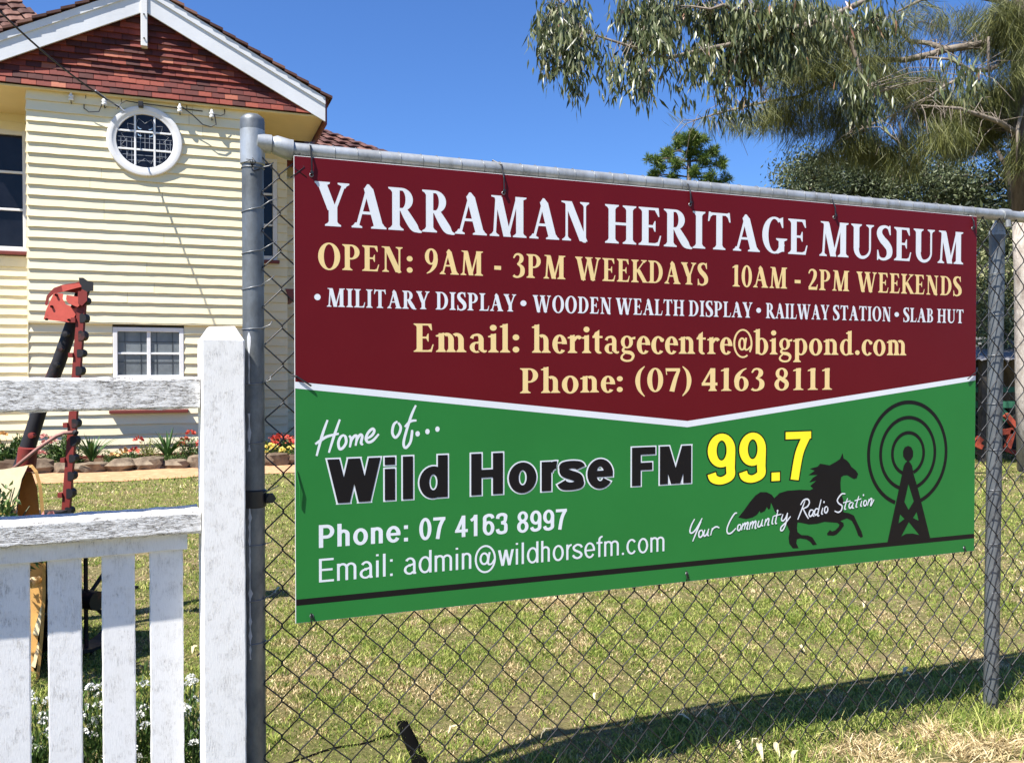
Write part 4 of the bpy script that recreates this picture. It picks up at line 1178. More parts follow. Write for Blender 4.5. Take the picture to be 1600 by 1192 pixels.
def print_mat(name, c, rough=0.38):
    m = Mat(name, rough, spec=0.16)
    v = m.coord()
    n = m.noise(v, 3.0, 5, 0.6)
    m.col(m.ramp(n, [(0.25, tuple(x*0.93 for x in c)), (0.75, tuple(min(1, x*1.04) for x in c))]))
    d = m.noise(v, 14, 6, 0.7)
    m.rough(m.ramp(d, [(0.3, rough-0.05), (0.75, rough+0.1)]))
    m.bump(m.noise(v, 2.2, 2, 0.5), 0.12, 0.02)
    return m.m
M_MAROON = print_mat('sign_maroon', (0.112, 0.004, 0.008))
M_GREEN = print_mat('sign_green', (0.021, 0.172, 0.036))
M_WHITE = print_mat('sign_white', (0.66, 0.70, 0.74))
M_CREAM = print_mat('sign_cream', (0.76, 0.58, 0.27))
M_YELLOW = print_mat('sign_yellow', (0.92, 0.80, 0.03))
M_BLACK = print_mat('sign_black', (0.008, 0.007, 0.008))
M_EDGE = plain('sign_edge', (0.62, 0.62, 0.64), 0.5)

sign = frame_thing(FE, 'museum_sign', 'wide maroon and green museum sign with white and cream lettering on the wire fence', 'sign')
b = MB(); b.bbox(0, SIGN_W, 0.0, 0.004, SIGN_BOT, SIGN_TOP, 0.0008)
b.build('backing_panel', M_EDGE, sign)

def sheet(name, pos, mat, lay, neg=(), parent=sign):
    """flat print on the panel: polygons in sign metres, lay = layer number"""
    vs, fs = union(pos, neg)
    y = -0.0002*lay
    out = []
    for f in fs:
        a, b_, c = (vs[i] for i in f[:3])
        area = (b_[0]-a[0])*(c[1]-a[1]) - (b_[1]-a[1])*(c[0]-a[0])
        out.append(tuple(f) if area > 0 else tuple(reversed(f)))
    m = MB(); m.add([(p[0], y, p[1]) for p in vs], out)
    return m.build(name, mat, parent)

e = 0.0012
vl, va, vr = sg(463, 601.5), sg(1074, 662.5), sg(1523, 590.5)
hb = 0.0085
lo = [(e, SIGN_BOT+e), (SIGN_W-e, SIGN_BOT+e), (SIGN_W-e, vr[1]), (va[0], va[1]), (e, vl[1])]
hi = [(e, vl[1]), (va[0], va[1]), (SIGN_W-e, vr[1]), (SIGN_W-e, SIGN_TOP-e), (e, SIGN_TOP-e)]
sheet('green_field', [lo], M_GREEN, 1)
sheet('maroon_field', [hi], M_MAROON, 1)
sheet('white_stripe', [[(e, vl[1]-hb), (va[0], va[1]-hb*1.12), (SIGN_W-e, vr[1]-hb), (SIGN_W-e, vr[1]+hb), (va[0], va[1]+hb*1.12), (e, vl[1]+hb)]], M_WHITE, 2)
q0, q1 = sg(463, 936.4), sg(463, 946)
sheet('black_ground_line', [[(e, q1[1]), (SIGN_W-e, q1[1]), (SIGN_W-e, q0[1]), (e, q0[1])]], M_BLACK, 2)
ground_v = (q0[1]+q1[1])/2

def word(s, x0, x1, base, top, fn, pad=0.0, track=0.0):
    """x0, x1: ink ends; base/top: ((px, py), (px, py)) along the line. returns polygons in sign metres"""
    vb = [sg(*p)[1] for p in base]; vb = sum(vb)/len(vb)
    vt = [sg(*p)[1] for p in top]; vt = sum(vt)/len(vt)
    ym = (base[0][1]+top[0][1])/2
    u0 = sg(x0, ym)[0]; u1 = sg(x1, ym)[0]
    gl, lo_, hi_ = text_polys(s, fn, pad, track)
    sx = (u1-u0)/(hi_-lo_); sy = (vt-vb)/100
    return [[[(u0+(q[0]-lo_)*sx, vb+q[1]*sy) for q in p] for p in g] for g in gl]

def lay_words(name, words, base, top, fn, mat, lay, pad=0.0):
    y = -0.0002*lay
    for s, x0, x1 in words:
        vs_all = MB()
        for g in word(s, x0, x1, base, top, fn, pad):
            vs, fs = union(g)
            out = []
            for f in fs:
                a, b_, c = (vs[i] for i in f[:3])
                ar = (b_[0]-a[0])*(c[1]-a[1]) - (b_[1]-a[1])*(c[0]-a[0])
                if abs(ar) < 1e-12: continue
                out.append(tuple(f) if ar > 0 else tuple(reversed(f)))
            vs_all.add([(p[0], y, p[1]) for p in vs], out)
            y -= 0.00001          # neighbours that overlap never share a plane
        vs_all.build(name, mat, sign)

lay_words('title_lettering', [('YARRAMAN', 491.7, 920.3), ('HERITAGE', 945.4, 1261.9), ('MUSEUM', 1280.6, 1505.3)],
          ((517, 355.8), (1500, 411.4)), ((500, 286.5), (1500, 361)), serif, M_WHITE, 2)
lay_words('opening_hours_lettering', [('OPEN:', 497, 644.7), ('9AM', 663.8, 754.5), ('-', 772.2, 782.8), ('3PM', 800.9, 883.3), ('WEEKDAYS', 898.6, 1106.4),
          ('10AM', 1144.3, 1229.8), ('-', 1241.7, 1250.9), ('2PM', 1263, 1326.9), ('WEEKENDS', 1338.3, 1502.7)],
          ((510, 424.4), (1500, 460)), ((540, 383.6), (1497, 431.6)), serif, M_CREAM, 2)
lay_words('displays_lettering', [('*', 491, 501), ('MILITARY', 510.7, 671.2), ('DISPLAY', 680.6, 806.5), ('*', 813, 822.5), ('WOODEN', 832.3, 955.1), ('WEALTH', 962, 1069),
          ('DISPLAY', 1076, 1175.6), ('*', 1181.5, 1189), ('RAILWAY', 1196.5, 1295.6), ('STATION', 1301.5, 1391.8), ('*', 1397.5, 1404.5), ('SLAB', 1411.3, 1457.8), ('HUT', 1464.2, 1505.3)],
          ((520, 481.4), (1500, 503.6)), ((515, 453.2), (1500, 481.8)), serif, M_WHITE, 2)
lay_words('museum_email_lettering', [('Email:', 646.3, 811.3), ('heritagecentre', 830.8, 1144.3), ('@', 1145.6, 1175.5), ('bigpond.com', 1177.3, 1416)],
          ((650, 551), (1410, 554.2)), ((650, 510), (1410, 517)), serif, M_CREAM, 2)
lay_words('museum_phone_lettering', [('Phone:', 812.5, 973), ('(07)', 992.5, 1080.2), ('4163', 1096.4, 1194.3), ('8111', 1210, 1299.9)],
          ((820, 612.6), (1290, 610.2)), ((820, 574), (1290, 576.5)), serif, M_CREAM, 2)

heavy = lambda c: sans(c, 22.5)
heavy9 = lambda c: sans(c, 17.5)
bold = lambda c: sans(c, 16.5)
regular = lambda c: sans(c, 10.5)
W1 = ([('Wild', 511.2, 699.4), ('Horse', 736, 957.5), ('FM', 987, 1079.6)], ((525, 785.6), (1075, 754.6)), ((515, 717.5), (1075, 695.8)))
lay_words('station_name_outline', W1[0], W1[1], W1[2], heavy, M_WHITE, 2, pad=3.3)
lay_words('station_name_lettering', W1[0], W1[1], W1[2], heavy, M_BLACK, 6)
W2 = ([('99.7', 1105.4, 1266.8)], ((1120, 756), (1245, 749.6)), ((1120, 678), (1245, 675)))
lay_words('frequency_outline', W2[0], W2[1], W2[2], heavy9, M_BLACK, 2, pad=2.6)
lay_words('frequency_lettering', W2[0], W2[1], W2[2], heavy9, M_YELLOW, 6)
lay_words('station_phone_lettering', [('Phone:', 498.2, 637.4), ('07', 655, 695.8), ('4163', 710.4, 793), ('8997', 807.8, 885.6)],
          ((503, 856.4), (880, 825.8)), ((503, 820.8), (880, 794)), bold, M_WHITE, 2)
lay_words('station_email_lettering', [('Email:', 498.4, 613.5), ('admin', 631, 736.3), ('@', 741.8, 774.6), ('wildhorsefm.com', 778, 1037.8)],
          ((500, 911.4), (1035, 859.2)), ((500, 873.4), (1035, 829)), regular, M_WHITE, 2)

# brush script, each letter as its pen strokes (read off in enlarged view and laid on the sign)
def script(name, ox, oy, sc, strokes, dots, w, mat, lay, dot_r):
    pos = []
    for st in strokes:
        pts = [sg(ox+x/sc, oy+y/sc) for x, y in st]
        n = len(pts)
        pos.append(stroke([(p[0], p[1], w*(0.72 if i in (0, n-1) else 1.0)) for i, p in enumerate(pts)]))
    for x, y in dots:
        p = sg(ox+x/sc, oy+y/sc)
        pos.append(disc(p[0], p[1], dot_r*0.85, dot_r, 10))
    m = MB(); y = -0.0002*lay
    for g in pos:
        vs, fs = union(g)
        out = []
        for f in fs:
            a, b_, c = (vs[i] for i in f[:3])
            ar = (b_[0]-a[0])*(c[1]-a[1]) - (b_[1]-a[1])*(c[0]-a[0])
            if abs(ar) < 1e-13: continue
            out.append(tuple(f) if ar > 0 else tuple(reversed(f)))
        m.add([(p[0], y, p[1]) for p in vs], out)
        y -= 0.000008
    return m.build(name, mat, sign)

script('home_of_lettering', 470, 620, 3.973, [
    [(166,143),(132,240),(98,366)], [(90,293),(120,272),(165,245),(236,228)], [(242,140),(207,240),(174,346)],
    [(270,236),(248,248),(233,285),(241,322),(262,315),(281,283),(278,250),(268,238)],
    [(300,240),(312,262),(304,313)], [(308,285),(322,255),(338,240),(348,250),(340,303)], [(344,280),(356,250),(371,234),(381,246),(374,285),(386,297)],
    [(404,262),(440,240),(456,212),(444,198),(418,222),(404,258),(418,281),(448,270),(484,230)]], [], 0.0072, M_WHITE, 2, 0.0075)
script('home_of_lettering', 470, 620, 3.973, [
    [(600,152),(577,172),(568,222),(586,252),(610,228),(620,188),(604,160)],
    [(714,52),(688,110),(660,195),(640,270),(640,305),(655,314),(680,280),(690,225),(690,205)], [(645,186),(680,152),(718,146)]],
    [(725,229),(786,215),(848,200)], 0.0072, M_WHITE, 2, 0.0075)

h8 = [(1282,238),(1290,280),(1315,295),(1335,318),(1350,345),(1385,373),(1403,400),(1392,434),(1370,441),(1340,424),(1318,411),(1290,413),(1271,425),(1265,470),(1267,520),(1275,560),(1288,610),(1284,660),(1290,700),(1330,707),(1370,725),(1386,760),(1405,800),(1430,850),(1441,890),(1425,899),(1402,880),(1393,850),(1372,800),(1352,765),(1315,747),(1262,768),(1288,782),(1292,805),(1265,842),(1235,872),(1210,883),(1164,880),(1160,866),(1183,838),(1200,850),(1225,840),(1250,815),(1258,796),(1240,782),(1140,774),(1080,790),(1020,795),(960,782),(930,778),(925,820),(930,855),(960,878),(1010,880),(1045,895),(1065,925),(1081,952),(1050,957),(1028,930),(1000,912),(950,903),(925,910),(920,940),(938,980),(893,982),(865,945),(860,900),(868,850),(850,805),(800,745),(752,695),(734,650),(722,625),(716,670),(702,678),(690,658),(674,690),(640,706),(634,688),(612,720),(577,740),(530,752),(495,746),(468,740),(508,690),(558,620),(600,570),(640,543),(688,543),(728,563),(748,590),(790,550),(850,532),(950,525),(1028,528),(1052,516),(1030,494),(1078,452),(1022,466),(1052,430),(1088,408),(1016,410),(1064,376),(1026,360),(1085,345),(1108,321),(1180,334),(1232,305),(1262,284)]
def pxp(L, ox, oy, sc): return [sg(ox+x/sc, oy+y/sc) for x, y in L]
sheet('running_horse', [pxp(h8, 1060, 660, 5.0)], M_BLACK, 3)
script('slogan_lettering', 1060, 660, 5.0, [
    [(125,752),(100,800),(88,845),(96,862),(115,855),(142,822),(184,746)], [(176,770),(145,840),(110,927)],
    [(185,838),(162,850),(158,885),(172,894),(190,870),(186,842)], [(205,835),(196,870),(203,886),(222,866),(236,828)], [(232,850),(226,876),(237,883)],
    [(264,822),(250,880)], [(254,852),(275,822),(298,813),(318,822)],
    [(456,706),(436,712),(400,770),(378,830),(385,864),(412,860),(447,824)],
    [(485,795),(466,802),(460,832),(472,842),(486,822),(486,800)],
    [(502,785),(492,840)], [(496,815),(515,786),(521,792),(513,835)], [(516,810),(536,780),(543,788),(533,828),(544,830)],
    [(561,775),(552,835)], [(556,808),(575,775),(582,782),(573,828)], [(577,802),(597,770),(604,780),(597,822),(608,822)],
    [(628,765),(618,802),(626,814),(642,800),(656,754)], [(652,780),(648,800),(660,806)],
    [(681,752),(670,806)], [(675,782),(696,750),(705,757),(697,798),(708,796)], [(739,730),(729,784),(740,790)],
    [(776,684),(756,778),(768,786)], [(742,730),(802,714)],
    [(815,715),(803,756),(816,766),(836,744),(851,704)], [(851,704),(836,790),(814,838),(797,840),(802,814),(836,780),(874,732)],
    [(986,612),(960,682),(930,757)], [(952,642),(976,606),(1008,598),(1021,624),(1004,656),(966,674)], [(972,672),(992,712),(1014,750)],
    [(1050,684),(1030,684),(1018,712),(1026,732),(1044,718),(1056,684)], [(1056,684),(1048,722),(1060,730)],
    [(1092,674),(1072,674),(1060,702),(1070,722),(1086,706)], [(1113,600),(1086,718),(1099,724)], [(1126,664),(1116,708),(1127,713)],
    [(1160,655),(1144,662),(1139,690),(1150,705),(1164,686),(1163,660)],
    [(1302,556),(1272,558),(1240,602),(1250,630),(1276,650),(1270,684),(1246,700),(1218,690)],
    [(1319,590),(1296,668),(1308,675)], [(1284,626),(1342,610)],
    [(1358,622),(1338,628),(1330,655),(1340,668),(1354,652),(1364,624)], [(1364,624),(1356,662),(1369,667)],
    [(1407,574),(1385,652),(1396,658)], [(1374,610),(1426,594)], [(1430,610),(1421,648),(1431,652)],
    [(1465,608),(1450,612),(1444,636),(1454,650),(1468,632),(1466,612)],
    [(1487,596),(1475,648)], [(1479,626),(1500,594),(1509,600),(1500,636),(1502,646),(1526,600)]],
    [(772,688),(1135,620),(1443,566)], 0.0050, M_WHITE, 6, 0.0036)

# radio mast with three rings
c = sg(1418.75, 708)
rings = []
for (ax, ay), th, gap in (((1216, 145), 0.0132, 19), ((1216, 222), 0.0125, 17), ((1216, 298), 0.0120, 20)):
    top_ = sg(1040+ax/3.2, 580+ay/3.2)
    r_ = top_[1]-c[1]
    rings.append(ring(c[0], c[1], r_, r_, th, th, -90+gap, 270-gap, 64))
p7 = lambda L: pxp(L, 1040, 580, 3.2)
mast = [p7([(1212,372),(1228,380),(1237,400),(1236,425),(1226,442),(1212,452),(1198,442),(1187,425),(1186,400),(1195,380)]),
        p7([(1212,448),(1222,455),(1232,472),(1238,510),(1262,590),(1322,832),(1108,856),(1163,600),(1182,510),(1190,472),(1200,455)])]
neg = [p7([(1213,562),(1193,652),(1214,692),(1240,650)]), p7([(1171,714),(1163,760),(1194,737)]), p7([(1254,702),(1264,746),(1236,732)]), p7([(1215,752),(1176,826),(1200,812),(1235,810),(1268,818)])]
sheet('radio_mast', mast, M_BLACK, 4, neg)
for g in rings:
    sheet('broadcast_ring', g, M_BLACK, 3)
# cable ties that hold the sign
def ctie(px, py_top, py_bot, hook=0.0, dx=0.0):
    a = sg(px, py_top); b_ = sg(px+dx, py_bot)
    m_ = MB()
    pts = [(a[0]-hook, RY+RR, a[1]+0.004), (a[0]-hook*0.8, RY+0.004, a[1]+0.010+hook*0.3), (a[0], RY-RR-0.002, a[1]), (b_[0]-(b_[0]-a[0])*0.3, -0.006, (a[1]+b_[1])/2), (b_[0], -0.0045, b_[1]), (b_[0], 0.004, b_[1]-0.001)]
    m_.tube(pts, 0.0021, 6); m_.bbox(b_[0]-0.004, b_[0]+0.004, -0.0085, -0.0025, b_[1]-0.002, b_[1]+0.006, 0.001)
    m_.build('cable_tie', M_BLACKP, sign, smooth=False)
ctie(485.5, 228, 272, 0, 1.5); ctie(784, 257, 300, 0.02, 3); ctie(1076, 288, 318, 0.01, 2); ctie(1301, 312, 338, 0.01, 3); ctie(1519, 338, 356, 0.01, 1)
for px, p0, p1 in ((486, 958, 973), (1072, 892, 906), (1506, 853, 864)):
    a = sg(px, p0); b_ = sg(px, p1); m_ = MB()
    m_.tube([(a[0], 0.004, a[1]), (a[0], -0.004, a[1]), (b_[0], -0.005, b_[1]+0.004), (b_[0]+0.003, 0.004, b_[1]-0.006)], 0.002, 6)
    m_.tube([(a[0], -0.004, a[1]-0.002), (a[0]+0.010, -0.003, b_[1]+0.004)], 0.0012, 5); m_.build('cable_tie', M_BLACKP, sign)
a = sg(463, 588); b_ = sg(486, 603); m_ = MB(); m_.tube([(a[0]-0.012, 0.01, a[1]+0.004), (a[0], -0.004, a[1]), (b_[0], -0.006, b_[1])], 0.0022, 6); m_.build('cable_tie', M_BLACKP, sign)
a = sg(1525, 580); b_ = sg(1510, 592); m_ = MB(); m_.tube([(a[0]+0.03, 0.02, a[1]+0.012), (a[0], -0.004, a[1]), (b_[0], -0.006, b_[1])], 0.002, 6); m_.build('cable_tie', M_BLACKP, sign)
a = sg(463, 735); b_ = sg(469, 790); m_ = MB(); m_.tube([(a[0], -0.002, a[1]), ((a[0]+b_[0])/2+0.004, -0.006, (a[1]+b_[1])/2), (b_[0], -0.004, b_[1])], 0.0022, 6); m_.build('cable_tie', M_GREEN, sign)

for px, py in ((486.5, 274), (786.5, 302), (1078, 320), (1303, 340), (1519.5, 357), (487, 962), (1073, 896), (1506.5, 856)):
    a = sg(px, py); m_ = MB()
    m_.lathe([(0.0032, -0.0012), (0.0040, -0.0016), (0.0052, -0.0012), (0.0056, 0.0)], 14, (a[0], -0.0004, a[1]), Matrix.Rotation(-PI/2, 4, 'X'))
    m_.build('eyelet', M_TIEW, sign, smooth=True)
# ---------------------------------------------------------------- garden in front of the house
def leaves(name, P, D, L, W, mat, parent=None, fold=0.25, curve=0.0, seed=0, world=True, waist=0.45):
    """P: Nx3 leaf bases, D: Nx3 directions; every leaf a folded diamond of two or four triangles"""
    rs = np.random.RandomState(seed); n = len(P)
    D = D/np.linalg.norm(D, axis=1, keepdims=True)
    A = rs.randn(n, 3); S = np.cross(D, A); S /= np.linalg.norm(S, axis=1, keepdims=True)
    N = np.cross(D, S)
    L = np.asarray(L)*np.ones(n); W = np.asarray(W)*np.ones(n)
    L = L[:, None]; W = W[:, None]
    V = np.zeros((n, 5, 3))
    V[:, 0] = P
    V[:, 1] = P+D*L*waist+S*W/2+N*W*fold
    V[:, 2] = P+D*L*waist-S*W/2+N*W*fold
    V[:, 3] = P+D*L*(waist+0.02)
    V[:, 4] = P+D*L+N*L*curve
    if parent is not None and world:
        V -= np.array(parent.location)[None, None]
    T = np.array([[0, 1, 3], [0, 3, 2], [1, 4, 3], [3, 4, 2]])
    Fc = (np.arange(n)[:, None, None]*5+T[None]).reshape(-1, 3)
    me = bpy.data.meshes.new(name)
    me.vertices.add(n*5); me.vertices.foreach_set('co', V.reshape(-1))
    me.loops.add(len(Fc)*3); me.loops.foreach_set('vertex_index', Fc.reshape(-1).astype(np.int32))
    me.polygons.add(len(Fc)); me.polygons.foreach_set('loop_start', np.arange(0, len(Fc)*3, 3, dtype=np.int32))
    me.update(calc_edges=True); me.materials.append(mat)
    o = bpy.data.objects.new(name, me); COL.objects.link(o); o.parent = parent
    return o

def rock_mat():
    m = Mat('field_stone', 0.9, spec=0.2); v = m.coord()
    n = m.noise(v, 9, 8, 0.7); big = m.noise(v, 3, 3, 0.5)
    c = m.ramp(m.objrand(), [(0, (0.085, 0.055, 0.036)), (0.5, (0.16, 0.11, 0.070)), (1, (0.24, 0.19, 0.135))])
    c = m.mix(m.ramp(n, [(0.38, 0.75), (0.62, 0)]), c, (0.06, 0.042, 0.03)); c = m.mix(m.ramp(big, [(0.5, 0), (0.7, 0.4)]), c, (0.45, 0.38, 0.27))
    m.col(c); m.bump(n, 0.9, 0.02); return m.m
M_STONE = rock_mat()
xs_ = []; x = -2.1; rr = random.Random(3)
while x < 4.6:
    w_ = rr.uniform(0.24, 0.38); xs_.append((x+w_/2, w_)); x += w_*0.93
ordn = ['leftmost', 'second', 'third', 'fourth', 'fifth', 'sixth', 'seventh', 'eighth', 'ninth', 'tenth', 'eleventh', 'twelfth', 'thirteenth', 'fourteenth', 'fifteenth', 'sixteenth', 'seventeenth', 'eighteenth', 'nineteenth', 'twentieth', 'twenty-first', 'twenty-second', 'twenty-third', 'twenty-fourth', 'twenty-fifth', 'twenty-sixth', 'twenty-seventh', 'twenty-eighth', 'twenty-ninth', 'thirtieth']
for i, (x, w_) in enumerate(xs_):
    p = HO.P(x, -0.93+rr.uniform(-0.04, 0.04), 0.0)
    hh = rr.uniform(0.12, 0.185)
    m = MB(); m.blob((0, 0, hh*0.45), w_*0.56, 0.14, hh*0.72, seed=i+50, amp=0.24, n=9, m=6)
    sq = rr.uniform(0.75, 0.95)
    m.v = [(a, b_, min(c_, hh*sq+0.25*(c_-hh*sq))) for a, b_, c_ in m.v]
    o = m.build('garden_stone', M_STONE, smooth=True, auto=32)
    o.location = p; o.rotation_euler = (0, 0, HO.yaw+rr.uniform(-0.3, 0.3))
    tag(o, '%s rough brown stone counting from the left along the garden bed edge' % ordn[i], 'stone', 'stones edging the garden bed')

M_STRAP = leaf_mat('strap_leaf', [(0, (0.02, 0.05, 0.012)), (0.6, (0.05, 0.11, 0.025)), (1, (0.13, 0.20, 0.06))], 0.4, 0.2)
M_LEAFD = leaf_mat('garden_leaf', [(0, (0.02, 0.045, 0.010)), (0.6, (0.06, 0.12, 0.025)), (1, (0.15, 0.22, 0.05))], 0.5, 0.25)
M_REDFL = leaf_mat('red_petal', [(0, (0.30, 0.02, 0.025)), (0.6, (0.52, 0.05, 0.045)), (1, (0.62, 0.14, 0.08))], 0.6, 0.25)
M_PINK = leaf_mat('pink_petal', [(0, (0.50, 0.14, 0.13)), (1, (0.66, 0.32, 0.28))], 0.6, 0.25)
M_YELF = leaf_mat('yellow_petal', [(0, (0.75, 0.55, 0.05)), (1, (0.90, 0.80, 0.25))], 0.6, 0.25)
M_ORAF = leaf_mat('orange_petal', [(0, (0.55, 0.26, 0.08)), (1, (0.70, 0.44, 0.17))], 0.6, 0.25)
M_WHIF = leaf_mat('white_petal', [(0, (0.65, 0.66, 0.62)), (1, (0.86, 0.86, 0.84))], 0.6, 0.2)
M_STEM = plain('plant_stem', (0.06, 0.08, 0.03), 0.7)
def strap_plant(px, n, size, label, seed):
    s_, _ = HO.hit(px, 700, -0.55); base = HO.P(s_, -0.55, 0.07)
    t = thing('strappy_plant', label, 'plant', tuple(base), 0, 'strappy plants in the garden bed')
    rr = random.Random(seed)
    for k in range(n):
        a = rr.uniform(0, 2*PI); L = size*rr.uniform(0.65, 1.1); out = rr.uniform(0.15, 1.0); w_ = 0.017
        m = MB(); vs = []
        for j in range(6):
            u_ = j/5; r_ = L*out*(u_**1.35); z = L*(u_-0.42*out*u_*u_)
            ww = w_*(1-u_**3)+0.001
            x, y = r_*math.cos(a), r_*math.sin(a); ox, oy = -math.sin(a)*ww, math.cos(a)*ww
            vs += [(x+ox, y+oy, z), (x, y, z-ww*0.35), (x-ox, y-oy, z)]
        m.add(vs, [q for j in range(5) for q in ((3*j, 3*j+1, 3*j+4, 3*j+3), (3*j+1, 3*j+2, 3*j+5, 3*j+4))])
        m.build('leaf', M_STRAP, t)
strap_plant(143, 34, 0.42, 'dark green strappy plant in the bed just right of the red cutter bar', 1)
strap_plant(262, 32, 0.44, 'dark green strappy plant under the small two-pane lower window', 2)
strap_plant(422, 14, 0.30, 'small dark strappy plant seen between the pole and the sign', 3)

def bush(name, px, off, w, h, n, leafL, label, fl=None, nf=0, seed=0, group='low plants in the garden bed', leafmat=None, zb=0.07, flL=0.03, cat='plant', pt=None):
    if pt is None:
        s_, _ = HO.hit(px, 700, off); base = HO.P(s_, off, zb)
    else: base = Vector(pt)
    t = thing(name, label, cat, tuple(base), 0, group)
    rs = np.random.RandomState(seed)
    q = rs.randn(n, 3); q /= np.linalg.norm(q, axis=1, keepdims=True); q[:, 2] = np.abs(q[:, 2])
    rad = (0.45+0.55*rs.rand(n))[:, None]*(0.8+0.25*np.sin(q[:, :1]*7+q[:, 1:2]*5))
    P = np.array(base)[None]+q*rad*np.array([w, w, h])
    D = q+rs.randn(n, 3)*0.7; D[:, 2] += 0.2
    tag(leaves('foliage', P, D, leafL*(0.6+0.8*rs.rand(n)), leafL*0.45, leafmat or M_LEAFD, t, seed=seed), kind='stuff')
    st = MB()
    for k in range(7):
        d = Vector((rs.uniform(-1, 1)*w, rs.uniform(-1, 1)*w, h*rs.uniform(0.6, 0.95)))
        st.tube([(0, 0, -0.03), tuple(d*0.5+Vector((0, 0, 0.02))), tuple(d)], [0.006, 0.004, 0.002], 5)
    st.build('stem', M_STEM, t)
    if fl:
        cl = max(1, nf//14)
        for c_ in range(cl):
            v = rs.randn(3); v /= np.linalg.norm(v); v[2] = abs(v[2])*0.7+0.35; v[1] -= 0.3
            cpt = np.array(base)+v*np.array([w, w, h])*0.98
            m_ = 14; q = rs.randn(m_, 3); q /= np.linalg.norm(q, axis=1, keepdims=True); q[:, 2] = np.abs(q[:, 2])*0.8
            P = cpt[None]+q*flL*0.5
            leaves('flower_head', P, q+rs.randn(m_, 3)*0.4, flL, flL*0.8, fl, t, seed=seed+c_+1, waist=0.6)
    return t
bush('flower_bush', 95, -0.50, 0.26, 0.36, 1500, 0.045, 'dark leafy bush with pink flowers behind the black tube', M_PINK, 84, 11, flL=0.05)
bush('flower_bush', 20, -0.45, 0.38, 0.36, 2200, 0.05, 'wide dark green bush with orange flowers at the left edge of the bed', M_ORAF, 60, 12, flL=0.05)
bush('flower_bush', 178, -0.62, 0.20, 0.13, 700, 0.03, 'low light green plant between the two strappy plants', M_LEAFD, 40, 13)
bush('flower_bush', 205, -0.60, 0.20, 0.15, 700, 0.03, 'low plant with pale orange flowers left of the second strappy plant', M_ORAF, 56, 14, flL=0.05)
bush('flower_bush', 232, -0.48, 0.16, 0.30, 600, 0.03, 'yellow-green plant with one red flower left of the second strappy plant', M_REDFL, 28, 15, flL=0.055, leafmat=leaf_mat('lime_leaf', [(0, (0.12, 0.17, 0.03)), (1, (0.42, 0.40, 0.12))]))
bush('flower_bush', 300, -0.45, 0.26, 0.32, 900, 0.035, 'bush with bright red flowers beside the white gate post', M_REDFL, 70, 16, flL=0.05)
bush('flower_bush', 272, -0.70, 0.30, 0.11, 900, 0.03, 'low green ground plant in front of the second strappy plant', None, 0, 17)
bush('flower_bush', 350, -0.50, 0.30, 0.28, 900, 0.035, 'red flowering bush hidden behind the gate post', M_REDFL, 200, 18, flL=0.05)
bush('flower_bush', 422, -0.72, 0.20, 0.16, 900, 0.03, 'low plant with yellow flowers between the pole and the sign', M_YELF, 230, 19, flL=0.035)
bush('flower_bush', 447, -0.50, 0.20, 0.30, 900, 0.035, 'bush with coral red blooms behind the mesh beside the sign', M_REDFL, 210, 20, flL=0.05)
bush('flower_bush', 462, -0.80, 0.18, 0.15, 700, 0.03, 'low plant with yellow flowers at the left edge of the sign', M_YELF, 200, 22, flL=0.035)
bush('flower_bush', 540, -0.55, 0.5, 0.30, 1200, 0.04, 'red flowering bush hidden by the sign', M_REDFL, 150, 21, flL=0.05)
bush('shrub', 10, 0, 0.22, 0.30, 1400, 0.035, 'dark shrub with pink buds standing left of the yellow mower body', M_PINK, 60, 31, group='plants near the gate', pt=at(-8, 770, 3.2)-Vector((0, 0, 0.28)), flL=0.03)
bush('weed_tuft', 80, 0, 0.09, 0.14, 260, 0.04, 'small dark leafed twig beside the yellow mower body', None, 0, 32, group='plants near the gate', pt=at(78, 815, 3.9)-Vector((0, 0, 0.10)))

# sweet alyssum just inside the gate
def alyssum(px, Y, w, h, label, seed, n=1500, nf=26):
    p = at(px, 1190, Y); base = Vector((p.x, Y, 0.0))
    t = thing('alyssum', label, 'flower', tuple(base), 0, 'white alyssum inside the gate')
    rs = np.random.RandomState(seed)
    q = rs.randn(n, 3); q /= np.linalg.norm(q, axis=1, keepdims=True); q[:, 2] = np.abs(q[:, 2])
    P = np.array(base)[None]+q*(0.35+0.65*rs.rand(n, 1))*np.array([w, w*0.8, h])
    D = q*0.5+rs.randn(n, 3)*0.5+np.array([0, 0, 0.8])
    tag(leaves('foliage', P, D, 0.022+0.02*rs.rand(n), 0.006, M_LEAFD, t, seed=seed), kind='stuff')
    st = MB()
    for k in range(nf):
        v = rs.randn(3); v /= np.linalg.norm(v); v[2] = abs(v[2])*0.8+0.25
        c_ = np.array([w, w*0.8, h])*v*rs.uniform(0.85, 1.12)
        st.tube([tuple(c_*0.4), tuple(c_*0.8+np.array([0, 0, 0.02])), tuple(c_)], 0.0011, 4)
        m_ = 34; q = rs.randn(m_, 3); q /= np.linalg.norm(q, axis=1, keepdims=True); q[:, 2] = np.abs(q[:, 2])
        P = (np.array(base)+c_)[None]+q*0.010
        leaves('flower_head', P, q+rs.randn(m_, 3)*0.5, 0.0075, 0.0065, M_WHIF, t, seed=seed*50+k, waist=0.6)
    st.build('stem', M_STEM, t)
alyssum(60, 2.45, 0.15, 0.30, 'leftmost clump of white alyssum, seen in the first gap of the pickets', 1)
alyssum(142, 2.50, 0.17, 0.34, 'clump of white alyssum seen in the second gap of the pickets', 2, nf=34)
alyssum(220, 2.60, 0.17, 0.33, 'tall clump of white alyssum seen in the third gap of the pickets', 3, nf=34)
alyssum(300, 2.55, 0.14, 0.29, 'rightmost clump of white alyssum, beside the gate post', 4)

